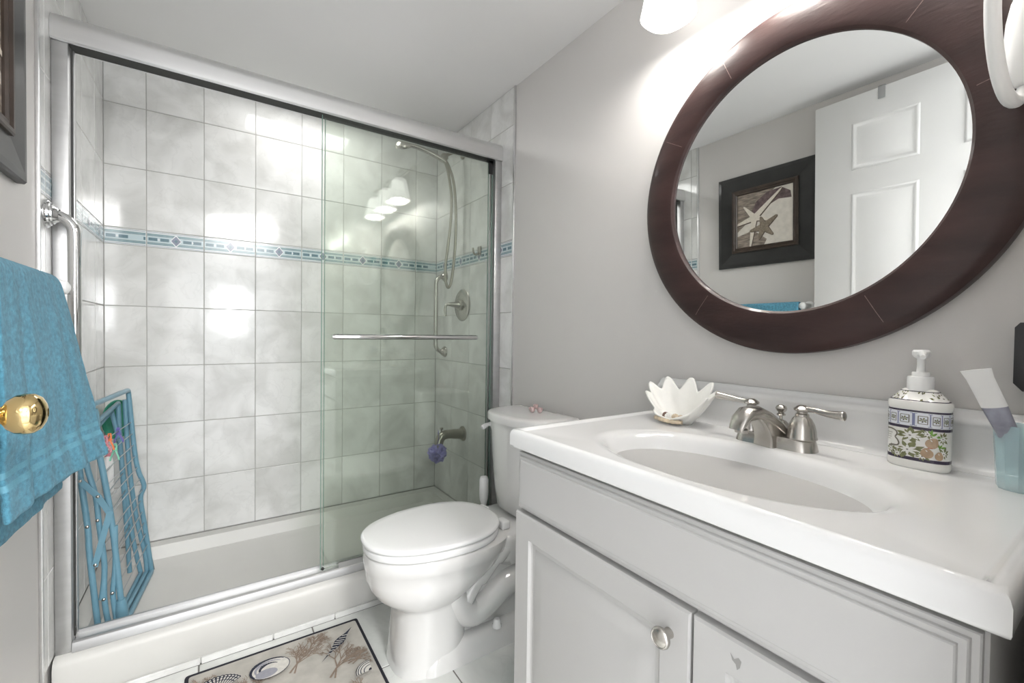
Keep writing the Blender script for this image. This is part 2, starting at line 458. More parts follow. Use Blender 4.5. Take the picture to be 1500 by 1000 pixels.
# ------------------------------------------------------------------ open door with its knob
mb = MB()
DX0, DX1, DY0, DY1, DZ = -0.303, -0.268, 0.215, 0.957, 2.105
mb.box((DX0, DY0, 0.012), (DX1, DY1, DZ), 0.002)
def raised_panel(mb, x, y0, y1, z0, z1, sgn=1, m=0, d=0.007, w=0.016):
    """moulded panel on a face x=const: sunk groove, then a raised field"""
    def ring(i, k): return [(x + k * sgn, y0 + i, z0 + i), (x + k * sgn, y1 - i, z0 + i), (x + k * sgn, y1 - i, z1 - i), (x + k * sgn, y0 + i, z1 - i)]
    mb.loft([ring(0, 0.0002), ring(w * 0.35, d * 0.55), ring(w * 0.6, d * 0.55), ring(w, 0.0010), ring(w * 1.5, 0.0010), ring(w * 2.6, d * 0.8)], True, False, True, m)
for y0, y1 in ((0.575, 0.810), (0.265, 0.445)):
    for z0, z1 in ((1.775, 1.985), (0.98, 1.672), (0.22, 0.85)):
        raised_panel(mb, DX1, y0, y1, z0, z1)
door = struct(mb.build('door_1', MT['door'], base=(DX0, DY0, 0)))
mb = MB()
mb.lathe([(0.001, 0), (0.031, 0.0), (0.031, 0.004), (0.024, 0.008), (0.012, 0.012), (0.0105, 0.024), (0.013, 0.030), (0.021, 0.035),
          (0.0268, 0.043), (0.0288, 0.052), (0.0275, 0.061), (0.022, 0.068), (0.013, 0.0722), (0.007, 0.0735), (0.0055, 0.0725), (0.001, 0.0725)],
         (DX1, 0.893, 0.953), 'X', 36)
mb.build('door_knob', MT['brass'], door)

hk = MB()
hk.box((-0.2678, 0.690, 2.055), (-0.2655, 0.716, 2.1095), 0.001); hk.box((-0.306, 0.690, 2.106), (-0.2655, 0.716, 2.1095), 0.001)
tag(hk.build('door_hook', mat('grey_hook', (150, 150, 150), 0.4), base=(-0.268, 0.703, 2.107)), 'small grey hook hung over the top edge of the white door', 'hook')

# ------------------------------------------------------------------ shower base, frame, glass
def shower_base():
    mb = MB()
    x0, x1 = XL + 0.001, XR - 0.001; yf = 1.712
    prof = [(yf + 0.004, 0.020), (yf, 0.026), (yf, 0.118), (yf + 0.004, 0.130), (yf + 0.014, 0.138), (yf + 0.03, 0.141), (1.800, 0.141), (1.812, 0.138), (1.818, 0.128),
            (1.828, 0.085), (1.84, 0.0735), (1.90, 0.071), (2.09, 0.064)]
    # curb and front half of the floor run along X; back rim and side rims close the tray
    mb.loft([[(x0, y, z) for y, z in prof], [(x1, y, z) for y, z in prof]], False, False, False)
    outer = rrect(x0, x1, 1.82, 2.455, 0.01, 6); 
    inner = rrect(x0 + 0.045, x1 - 0.045, 1.83, 2.408, 0.05, 6)
    low = rrect(x0 + 0.06, x1 - 0.06, 1.845, 2.392, 0.05, 6); flo = rrect(x0 + 0.09, x1 - 0.09, 1.87, 2.36, 0.05, 6)
    low_f = rrect(0.30, 0.42, 2.05, 2.15, 0.04, 6)
    mb.loft([[(x, y, 0.142) for x, y in outer], [(x, y, 0.139 if y > 1.9 else 0.132) for x, y in inner], [(x, y, 0.088) for x, y in low],
             [(x, y, 0.073) for x, y in flo], [(x, y, 0.067) for x, y in low_f]], True, False, True)
    mb.box((x0, yf + 0.003, 0.0), (x1, 1.80, 0.026))
    o = mb.build('shower_tray', MT['pan'], base=(0.373, yf, 0))
    return tag(o, 'low white acrylic shower base with a raised curb', 'shower tray')
shower_base()
# cut-tile skirting under the curb
mb = MB()
for a, b in zip([XL, -0.0285, 0.1775, 0.3805, 0.5835, 0.7865, 0.99], [-0.0315, 0.1745, 0.3775, 0.5805, 0.7835, 0.987, XR]):
    mb.box((a, 1.7065, 0.0), (b, 1.7145, 0.021), 0.0015, 1)
struct(mb.build('trim_5', [MT['tile']]))

def enclosure():
    t = thing('shower_enclosure', 'polished aluminium shower frame with rounded header rail and side jambs', 'shower enclosure', (0.373, 1.77, 0.141))
    # header: bullnose extrusion wall to wall
    y0, y1, z0, z1 = 1.733, 1.800, 1.872, 1.952
    prof = [(y1, z0), (y1, z1)]
    for i in range(11):
        a = PI / 2 + i * PI / 2 / 10; prof.append((y0 + 0.034 + 0.034 * math.cos(a), z1 - 0.034 + 0.034 * math.sin(a)))
    prof += [(y0, z0 + 0.004), (y0 + 0.004, z0), (y0 + 0.010, z0), (y0 + 0.010, z0 + 0.030), (y1 - 0.006, z0 + 0.030), (y1 - 0.006, z0)]
    mb = MB(); mb.prism(prof, XL + 0.0005, XR - 0.0005); mb.build('header_rail', MT['alu'], t, ang=25)
    mb = MB(); mb.box((XL + 0.036, 1.745, 1.8715), (XR - 0.036, 1.792, 1.892)); mb.build('header_shade', MT['dark'], t)  # dark filler that paints the shade inside the header recess
    for s, xw in ((1, XL), (-1, XR)):
        mb = MB()
        a, b = xw + s * 0.0005, xw + s * 0.036
        mb.box((min(a, b), 1.742, 0.140), (max(a, b), 1.800, 1.872), 0.003)
        a2, b2 = xw + s * 0.036, xw + s * 0.041
        mb.box((min(a2, b2), 1.780, 0.160), (max(a2, b2), 1.798, 1.872), 0.001)
        j = mb.build('side_jamb', MT['alu2'], t)
        if s < 0: continue
        g = MB(); a3, b3 = xw + s * 0.0362, xw + s * 0.0392
        g.box((min(a3, b3), 1.768, 0.173), (max(a3, b3), 1.776, 1.872)); g.build('jamb_seal', MT['dark'], j)
    # sill: sloping threshold
    sp = [(1.736, 0.1405), (1.736, 0.146), (1.7415, 0.166), (1.746, 0.1695), (1.751, 0.170), (1.752, 0.160), (1.798, 0.160), (1.799, 0.172), (1.806, 0.172), (1.807, 0.1405)]
    mb = MB(); mb.prism(sp, XL + 0.0365, XR - 0.0365); sill = mb.build('sill', MT['alu2'], t, ang=20)
    mb = MB(); mb.prism([(1.7445, 0.169), (1.7445, 0.189), (1.747, 0.190), (1.749, 0.189), (1.749, 0.1695)], 0.40, 0.56); mb.build('door_guide', MT['alu'], sill)
    mb = MB(); mb.sphere((0.345, 1.760, 0.176), 0.006); mb.build('bumper', MT['rubber'], sill)
enclosure()

def glass_door(name, label, x0, x1, y, bar):
    t = thing(name, label, 'sliding door', ((x0 + x1) / 2, y, 0.175))
    mb = MB(); mb.box((x0 + 0.0012, y - 0.003, 0.175), (x1 - 0.0012, y + 0.003, 1.880)); mb.build('glass_panel', MT['glass'], t, flat=True)
    mb = MB()
    for xe in (x0, x1): mb.box((xe - 0.0012, y - 0.003, 0.175), (xe + 0.0012, y + 0.003, 1.878))
    mb.build('glass_edge', MT['gedge'], t)
    if bar:
        mb = MB(); mb.box((x1 - 0.020, y - 0.005, 1.806), (x1 + 0.002, y - 0.003, 1.868)); mb.box((x1 - 0.030, y - 0.005, 1.856), (x1 + 0.002, y - 0.003, 1.870)); mb.build('corner_clip', MT['rubber'], t)
        yb = y - 0.052; zb = 1.0535
        mb = MB(); mb.tube([(0.365, yb, zb), (0.372, yb, zb), (0.968, yb, zb), (0.975, yb, zb)], [0.007, 0.0095, 0.0095, 0.007], 16)
        tb = mb.build('towel_bar', MT['chrome'], t)
        for xb in (0.395, 0.945):
            mb = MB(); mb.lathe([(0.011, 0), (0.011, 0.004), (0.006, 0.007), (0.006, 0.047), (0.010, 0.050), (0.010, 0.053)], (xb, yb + 0.0, zb), 'Y', 16)
            mb.build('bar_post', MT['chrome'], tb)
glass_door('sliding_glass_door', 'front sliding glass shower door with a chrome towel bar across it', 0.337, 1.074, 1.760, True)
glass_door('sliding_glass_door', 'plain rear sliding glass shower door, behind the one with the towel bar', 0.352, 1.070, 1.786, False)

# ------------------------------------------------------------------ shower fittings
def grab_bar(label, xw, s, y, z0, z1, out, r):
    t = thing('grab_bar', label, 'grab bar', (xw, y, (z0 + z1) / 2))
    xo = xw + s * out
    k = 0.045
    path = [(xw + s * 0.004, y, z1), (xo - s * k, y, z1)]
    for i in range(1, 8):
        a = PI / 2 * i / 8; path.append((xo - s * k + s * k * math.sin(a), y, z1 - k + k * math.cos(a)))
    path += [(xo, y, z1 - k), (xo, y, z0 + k)]
    for i in range(1, 8):
        a = PI / 2 * i / 8; path.append((xo - s * k + s * k * math.cos(a), y, z0 + k - k * math.sin(a)))
    path += [(xo - s * k, y, z0), (xw + s * 0.004, y, z0)]
    mb = MB(); mb.tube(path, r, 18); mb.build('bar', MT['chrome'] if s > 0 else MT['nickel'], t)
    for z in (z0, z1):
        mb = MB(); R = r * 2.6
        mb.lathe([(R, 0.0), (R, 0.004), (R * 0.93, 0.007), (R * 0.86, 0.007), (R * 0.84, 0.011), (R * 0.74, 0.013), (R * 0.72, 0.017), (r * 1.5, 0.020), (r * 1.3, 0.026), (r * 1.02, 0.028)],
                 (xw, y, z), 'X' if s > 0 else '-X', 28, cap1=False)
        mb.build('wall_flange', MT['chrome'] if s > 0 else MT['nickel'], t)
grab_bar('chrome vertical grab bar on left wall beside the hanging towel', XL, 1, 1.690, 0.958, 1.380, 0.056, 0.0145)
grab_bar('brushed nickel grab bar in far corner behind the glass', XR, -1, 2.330, 0.962, 1.395, 0.060, 0.012)

def shower_set():
    t = thing('hand_shower', 'brushed nickel hand shower with long looping hose on tiled wall', 'shower', (XR, 2.13, 2.02))
    mb = MB(); mb.tube(smooth([(XR, 2.13, 2.030), (1.08, 2.13, 2.034), (1.045, 2.13, 2.022), (1.012, 2.13, 1.998)], 5), 0.0095, 14)
    mb.lathe([(0.026, 0), (0.024, 0.006), (0.012, 0.012), (0.010, 0.014)], (XR, 2.13, 2.030), '-X', 24)
    mb.build('shower_arm', MT['dnickel'], t)
    mb = MB(); mb.sphere((1.005, 2.13, 1.992), 0.020, sub=3)
    mb.tube([(1.010, 2.125, 1.995), (0.985, 2.125, 1.968)], [0.019, 0.015], 16)
    mb.tube([(0.990, 2.105, 1.962), (1.006, 2.118, 1.985)], [0.014, 0.014], 16)
    mb.build('holder_bracket', MT['dnickel'], t)
    mb = MB(); mb.tube(smooth([(0.998, 2.10, 1.955), (0.965, 2.105, 1.970), (0.91, 2.115, 1.990), (0.85, 2.125, 2.004), (0.805, 2.130, 2.006)], 6), [0.0125] * 10 + [0.0115] * 15, 14)
    h = mb.build('handle', MT['nickel'], t)
    mb = MB(); mb.T = Matrix.Translation((0.785, 2.130, 1.998)) @ Matrix.Rotation(math.radians(-24), 4, 'Y') @ Matrix.Rotation(math.radians(28), 4, 'X')
    mb.lathe([(0.004, 0.026), (0.022, 0.024), (0.038, 0.010), (0.042, 0.0), (0.040, -0.008), (0.034, -0.011), (0.002, -0.011)], (0, 0, 0), 'Z', 30)
    for r in (0.012, 0.024):
        for i in range(int(r * 500)):
            a = 2 * PI * i / int(r * 500); mb.sphere((r * math.cos(a), r * math.sin(a), -0.0115), 0.0016, 1, 1)
    mb.build('spray_head', [MT['nickel'], MT['rubber']], t)
    pts = [(1.000, 2.104, 1.952), (1.020, 2.110, 1.90), (1.041, 2.115, 1.79), (1.040, 2.118, 1.66), (1.026, 2.12, 1.53), (1.014, 2.12, 1.43), (1.014, 2.12, 1.355), (1.028, 2.12, 1.312),
           (1.046, 2.12, 1.34), (1.062, 2.12, 1.45), (1.072, 2.122, 1.60), (1.070, 2.122, 1.75), (1.056, 2.122, 1.87), (1.030, 2.122, 1.94), (1.012, 2.126, 1.972)]
    path = smooth(pts, 16)
    mb = MB(); mb.tube(path, [0.0072 + 0.0008 * (i % 2) for i in range(len(path))], 10); mb.build('hose', MT['dnickel'], t)
shower_set()

def valve():
    t = thing('shower_valve', 'round nickel shower valve plate with a bent lever handle', 'valve', (XR, 2.118, 1.222))
    mb = MB(); mb.lathe([(0.086, 0), (0.086, 0.003), (0.080, 0.008), (0.045, 0.012), (0.030, 0.013), (0.002, 0.013)], (XR, 2.118, 1.222), '-X', 40); mb.build('plate', MT['nickel'], t)
    mb = MB(); mb.lathe([(0.029, 0.012), (0.029, 0.022), (0.024, 0.024), (0.022, 0.026), (0.002, 0.026)], (XR, 2.118, 1.222), '-X', 28); mb.build('collar', MT['dnickel'], t)
    mb = MB(); x = XR
    mb.tube(smooth([(x - 0.025, 2.118, 1.222), (x - 0.05, 2.118, 1.222), (x - 0.085, 2.118, 1.223), (x - 0.100, 2.118, 1.215), (x - 0.104, 2.118, 1.195), (x - 0.104, 2.118, 1.160)], 5),
            [0.022 - 0.0013 * i if i < 11 else 0.0072 for i in range(26)], 16)
    mb.build('lever', MT['nickel'], t)
valve()

def spout():
    t = thing('tub_spout', 'nickel shower spout low on the tiled wall with purple sponge beneath', 'spout', (XR, 2.10, 0.53))
    mb = MB(); p = smooth([(XR, 2.10, 0.532), (1.09, 2.10, 0.533), (1.05, 2.10, 0.537), (1.01, 2.10, 0.537), (0.985, 2.10, 0.522), (0.974, 2.10, 0.492), (0.972, 2.10, 0.478)], 6)
    R = [0.034, 0.032, 0.030, 0.0285, 0.0275, 0.027] + [0.0255] * 6 + [0.0235] * (len(p) - 12)
    mb.tube(p, R, 20); mb.build('spout_body', MT['dnickel'], t)
    mb = MB(); mb.lathe([(0.040, 0), (0.040, 0.004), (0.034, 0.008), (0.032, 0.009)], (XR, 2.10, 0.532), '-X', 28); mb.build('wall_flange', MT['dnickel'], t)
    mb = MB(); mb.lathe([(0.004, 0), (0.004, 0.018), (0.009, 0.022), (0.010, 0.027), (0.006, 0.030), (0.001, 0.031)], (0.990, 2.10, 0.548), 'Z', 16); mb.build('diverter_knob', MT['dnickel'], t)
spout()
def pouf():
    mb = MB(); c = Vector((0.962, 2.085, 0.452))
    rnd = random.Random(3)
    for k in range(15):
        d = Vector((rnd.gauss(0, 1), rnd.gauss(0, 1), rnd.gauss(0, 1))).normalized()
        q = d.orthogonal().normalized(); s = d.cross(q); n = 30; r0 = 0.020; o = d * rnd.uniform(0.008, 0.018)
        ph = rnd.uniform(0, 6)
        secs = []
        for rr, am in ((0.004, 0.0), (r0, 0.006), (0.041, 0.013)):
            secs.append([c + o + (q * math.cos(2 * PI * i / n) + s * math.sin(2 * PI * i / n)) * (rr + 0.002 * math.sin(5 * i)) + d * (am * math.sin(ph + 2 * PI * i * 6 / n) + 0.18 * rr) for i in range(n)])
        mb.loft(secs, True, False, False)
    mb.sphere(c, 0.026, sub=2)
    t = thing('bath_pouf', 'lavender netting bath pouf hanging from the nickel spout', 'bath sponge', c)
    mb.build('netting', MT['loofah'], t, ang=180)
    mb = MB(); mb.tube(smooth([c + Vector((0, 0, 0.02)), (0.958, 2.075, 0.50), (0.962, 2.072, 0.538), (0.972, 2.10, 0.566), (0.982, 2.125, 0.54), (0.97, 2.12, 0.49), c + Vector((0.004, 0, 0.02))], 6), 0.0012, 6); mb.build('cord', MT['purple'], t)
pouf()
mb = MB(); x = XR
mb.box((x - 0.006, 1.925, 1.465), (x, 1.955, 1.510), 0.002)
mb.tube(smooth([(x - 0.005, 1.94, 1.478), (x - 0.022, 1.94, 1.466), (x - 0.036, 1.94, 1.474), (x - 0.040, 1.94, 1.498)], 5), 0.0055, 10)
tag(mb.build('robe_hook', MT['dnickel'], base=(x, 1.94, 1.488)), 'small grey robe hook stuck on the tile border behind the glass', 'hook')

# ------------------------------------------------------------------ toilet
def egg(xf, xb, hw, yc=1.37, n=48, sq=2.25, nose=0.62):
    """bowl outline: round nose at xf (towards the left wall), broad back at xb; widest at the share `nose` of its length from the back"""
    xm = xb - (xb - xf) * (1 - nose); out = []
    for i in range(n):
        a = 2 * PI * i / n; c, s = math.cos(a), math.sin(a)
        e = 2 / sq
        x = xm + (abs(c) ** e) * ((xb - xm) if c > 0 else -(xm - xf)) * 1.0
        y = yc + hw * (abs(s) ** e) * (1 if s > 0 else -1)
        out.append((x, y))
    return out
def toilet():
    YC = 1.37
    t = thing('toilet', 'white two-piece toilet with closed lid standing beside the vanity', 'toilet', (0.72, YC, 0))
    mb = MB()
    # bowl and front column
    secs = []
    for z, xf, xb, hw, sq, ns in ((0.384, 0.400, 0.890, 0.166, 2.2, .6), (0.380, 0.393, 0.895, 0.171, 2.2, .6), (0.362, 0.390, 0.890, 0.172, 2.2, .6), (0.337, 0.392, 0.880, 0.169, 2.2, .6),
                              (0.330, 0.395, 0.872, 0.164, 2.2, .6), (0.300, 0.398, 0.85, 0.162, 2.2, .58), (0.270, 0.408, 0.81, 0.155, 2.2, .55), (0.245, 0.424, 0.77, 0.145, 2.25, .52), (0.225, 0.446, 0.74, 0.132, 2.25, .52), (0.212, 0.466, 0.725, 0.121, 2.3, .5),
                              (0.205, 0.477, 0.72, 0.116, 2.3, .5), (0.196, 0.484, 0.72, 0.114, 2.4, .5), (0.17, 0.485, 0.72, 0.113, 2.5, .5), (0.08, 0.480, 0.72, 0.115, 2.6, .5), (0.02, 0.474, 0.722, 0.117, 2.6, .5), (0.0, 0.472, 0.724, 0.118, 2.6, .5)):
        secs.append([(x, y, z) for x, y in egg(xf, xb, hw, YC, 56, sq, ns)])
    mb.loft(secs, True, True, True)
    # deck behind the rim that carries the tank
    deck = []
    for z, k in ((0.255, 0.04), (0.300, 0.012), (0.357, 0.0), (0.376, 0.0), (0.383, 0.006)):
        deck.append([(x, y, z) for x, y in rrect(0.80 + k, 1.095 - k, YC - 0.135 + k, YC + 0.135 - k, 0.05, 8)])
    mb.loft(deck)
    # sweep from the bowl back down to the foot
    for hw, z0, z1, xa, xb2 in ((0.075, 0.0, 0.27, 0.62, 1.02),):
        mb.loft([[(x, y, z) for x, y in rrect(xa, xb2, YC - hw, YC + hw, 0.05, 6)] for z in (z0, z1)])
    # foot
    foot = []
    for z, k in ((0.0, 0.0), (0.022, 0.002), (0.050, 0.012), (0.066, 0.030), (0.072, 0.05)):
        foot.append([(x, y, z) for x, y in rrect(0.52 + k, 1.03 - k, YC - 0.128 + k, YC + 0.128 - k, 0.07, 10)])
    mb.loft(foot)
    # trapway bulging on both sides
    for s in (-1, 1):
        y = YC + s * 0.068
        mb.tube(smooth([(0.60, y * 1.0, 0.30), (0.66, y, 0.20), (0.695, y, 0.150), (0.735, y, 0.128), (0.79, y, 0.145), (0.86, y, 0.185), (0.93, y, 0.19), (0.985, y, 0.14), (0.995, y, 0.06)], 6), 0.050, 20)
        mb.tube(smooth([(0.86, YC + s * 0.09, 0.345), (0.80, YC + s * 0.088, 0.30), (0.74, YC + s * 0.085, 0.235), (0.70, YC + s * 0.088, 0.185)], 6), [0.04] * 6 + [0.034] * 6 + [0.026] * 7, 16)
    mb.build('bowl', MT['porc'], t, ang=50)
    for s in (-1, 1):
        mb = MB()
        mb.lathe([(0.017, 0.0), (0.0165, 0.006), (0.0135, 0.010), (0.0125, 0.022), (0.009, 0.027), (0.001, 0.028)], (0.812, YC + s * 0.105, 0.064), 'Z', 20)
        mb.build('bolt_cap', MT['seat'], t)
    # seat ring and lid
    def slab(name, z0, z1, xf, xb, hw, r, crown=0.0):
        mb = MB(); s = []
        for z, k in ((z0, r), (z0 + r * 0.4, r * 0.3), (z0 + r, 0), (z1 - r, 0), (z1 - r * 0.45, r * 0.35), (z1, r * 1.4)):
            s.append([(x, y, z) for x, y in egg(xf + k, xb - k, hw - k, YC, 64, 2.25, .58)])
        for k in (0.03, 0.07, 0.12): s.append([(x, y, z1 + crown * k / 0.12) for x, y in egg(xf + k, xb - k, hw - k, YC, 64, 2.2, .58)])
        mb.loft(s); return mb.build(name, MT['seat'], t, ang=60)
    slab('seat', 0.386, 0.410, 0.389, 0.845, 0.172, 0.005)
    slab('lid', 0.4115, 0.428, 0.384, 0.848, 0.174, 0.006, 0.004)
    for s in (-1, 1):
        mb = MB(); mb.box((0.838, YC + s * 0.07 - 0.024, 0.383), (0.872, YC + s * 0.07 + 0.024, 0.414), 0.007, 3); mb.build('hinge', MT['seat'], t)
    # tank, bowed front
    def bow(xf, hw, k=0.0, n=40, xb=1.100):
        out = [(xb - k, YC + hw - k), (xb - k, YC - hw + k)]
        for i in range(n + 1):
            a = -PI / 2 + PI * i / n
            e = 2 / 2.5
            out.append((xb - 0.075 - (xb - 0.075 - xf - k) * abs(math.cos(a)) ** e, YC + (hw - k) * (abs(math.sin(a)) ** e) * (1 if a > 0 else -1)))
        return out
    mb = MB(); s = []
    for z, xf, hw, k in ((0.3835, 0.935, 0.145, 0.03), (0.387, 0.928, 0.15, 0.012), (0.40, 0.922, 0.155, 0.0), (0.46, 0.915, 0.163, 0), (0.60, 0.902, 0.172, 0), (0.738, 0.893, 0.178, 0)):
        s.append([(x, y, z) for x, y in bow(xf, hw, k)])
    mb.loft(s); mb.build('tank', MT['porc'], t, ang=50)
    mb = MB(); s = []
    for z, k in ((0.737, 0.008), (0.740, 0.0), (0.760, 0.0), (0.766, 0.003), (0.769, 0.010), (0.7705, 0.03)):
        s.append([(x, y, z) for x, y in bow(0.878, 0.187, k, xb=1.108)])
    mb.loft(s); mb.build('tank_lid', MT['porc'], t, ang=50)
    # flush lever on the far side of the tank
    mb = MB(); mb.lathe([(0.013, 0), (0.013, 0.006), (0.008, 0.010), (0.008, 0.018)], (0.955, YC + 0.165, 0.700), 'Y', 18)
    mb.tube(smooth([(0.955, YC + 0.180, 0.700), (0.936, YC + 0.183, 0.696), (0.914, YC + 0.184, 0.686)], 4), [0.008, 0.008, 0.008, 0.008, 0.009, 0.010, 0.0105, 0.0105, 0.009], 12)
    mb.build('flush_lever', MT['seat'], t)
toilet()

def roses():
    t = thing('rose_ornament', 'two tiny pale pink roses lying on the toilet tank lid', 'ornament', (1.03, 1.345, 0.7705))
    for k, (dx, dy, dz, r) in enumerate(((-0.010, 0.010, 0.013, 0.0125), (0.010, -0.012, 0.0125, 0.012), (0.006, 0.008, 0.024, 0.010))):
        mb = MB(); c = Vector((1.03 + dx, 1.345 + dy, 0.7705 + dz))
        for j in range(7):
            a = j * 2.4; R = r * (0.45 + 0.09 * j)
            secs = []
            for h in (-0.7, 0.0, 0.75):
                secs.append([c + Vector((math.cos(a + w) * R * (1 + 0.15 * h), math.sin(a + w) * R * (1 + 0.15 * h), h * r * (0.9 - 0.05 * j))) for w in (-0.9, -0.45, 0, 0.45, 0.9)])
            mb.loft(secs, False, False, False)
        mb.sphere(c - Vector((0, 0, r * 0.35)), r * 0.75, sub=2)
        mb.build('rose', MT['rose'], t, ang=180)
roses()

def brush():
    t = thing('toilet_brush', 'white toilet brush standing between the toilet tank and the shower curb', 'toilet brush', (0.955, 1.602, 0))
    c = (0.955, 1.602)
    mb = MB(); mb.lathe([(0.042, 0.0), (0.045, 0.004), (0.043, 0.06), (0.036, 0.16), (0.034, 0.165), (0.031, 0.16), (0.03, 0.02), (0.001, 0.018)], (*c, 0), 'Z', 24); mb.build('holder', MT['white'], t)
    mb = MB(); mb.lathe([(0.028, 0.03), (0.03, 0.12), (0.012, 0.14), (0.009, 0.16), (0.009, 0.34), (0.018, 0.37), (0.020, 0.40), (0.0195, 0.452), (0.015, 0.464), (0.001, 0.468)], (*c, 0), 'Z', 18); mb.build('handle', MT['white'], t)
brush()

# ------------------------------------------------------------------ vanity
CF, CL, CRt = 0.612, 0.850, 0.084            # cabinet front plane, far end, near end
def vanity():
    t = thing('vanity_cabinet', 'pale grey painted vanity cabinet with two doors under the white sink', 'cabinet', (0.86, 0.467, 0))
    mb = MB(); mb.box((CF, CRt, 0.09), (PXR - 0.003, CL, 0.806), 0.0015); mb.box((CF + 0.06, CRt + 0.003, 0.0), (PXR - 0.003, CL - 0.003, 0.09))
    mb.build('body', MT['cab'], t)
    # false drawer front with a stepped edge
    def stepped(y0, y1, z0, z1, x):
        mb = MB()
        def ring(i, d): return [(x - d, y0 + i, z0 + i), (x - d, y1 - i, z0 + i), (x - d, y1 - i, z1 - i), (x - d, y0 + i, z1 - i)]
        return mb, ring
    mb, ring = stepped(CRt + 0.004, CL - 0.002, 0.6645, 0.796, CF)
    mb.loft([ring(0, 0.0), ring(0, 0.009), ring(0.0015, 0.0105), ring(0.007, 0.0105), ring(0.008, 0.0135), ring(0.0095, 0.0150), ring(0.0155, 0.0150), ring(0.0165, 0.0178), ring(0.018, 0.019)], True, True, True)
    mb.build('drawer_front', MT['cab'], t, ang=20)
    def cab_door(y0, y1, knob_y):
        mb, ring = stepped(y0, y1, 0.105, 0.6575, CF)
        mb.loft([ring(0, 0.0), ring(0, 0.015), ring(0.003, 0.019), ring(0.004, 0.019), ring(0.052, 0.019), ring(0.056, 0.013), ring(0.060, 0.011), ring(0.067, 0.011), ring(0.071, 0.0125), ring(0.098, 0.018), ring(0.102, 0.0185)], True, True, True)
        d = mb.build('cabinet_door', MT['cab'], t, ang=20)
        if knob_y is not None:
            mb = MB(); mb.lathe([(0.0085, 0.019), (0.0075, 0.026), (0.0072, 0.031), (0.0115, 0.034), (0.0155, 0.037), (0.0165, 0.0405), (0.0155, 0.044), (0.0135, 0.0455), (0.0125, 0.0447), (0.011, 0.0455), (0.006, 0.0475), (0.0005, 0.048)], (CF, knob_y, 0.6085), '-X', 30)
            mb.build('door_knob', MT['nickel'], d)
        return d
    cab_door(0.3875, CL - 0.002, 0.423)
    d2 = cab_door(CRt + 0.004, 0.3835, None)
    mb = MB(); x = CF - 0.0194
    mb.poly([(x, 0.315 + a, 0.632 + b) for a, b in ((0.010, 0.006), (0.004, 0.000), (-0.002, 0.005), (-0.006, 0.002), (-0.004, -0.008), (0.000, -0.013), (0.002, -0.006), (0.007, -0.003))])
    mb.build('worn_patch', MT['chip'], d2)
vanity()

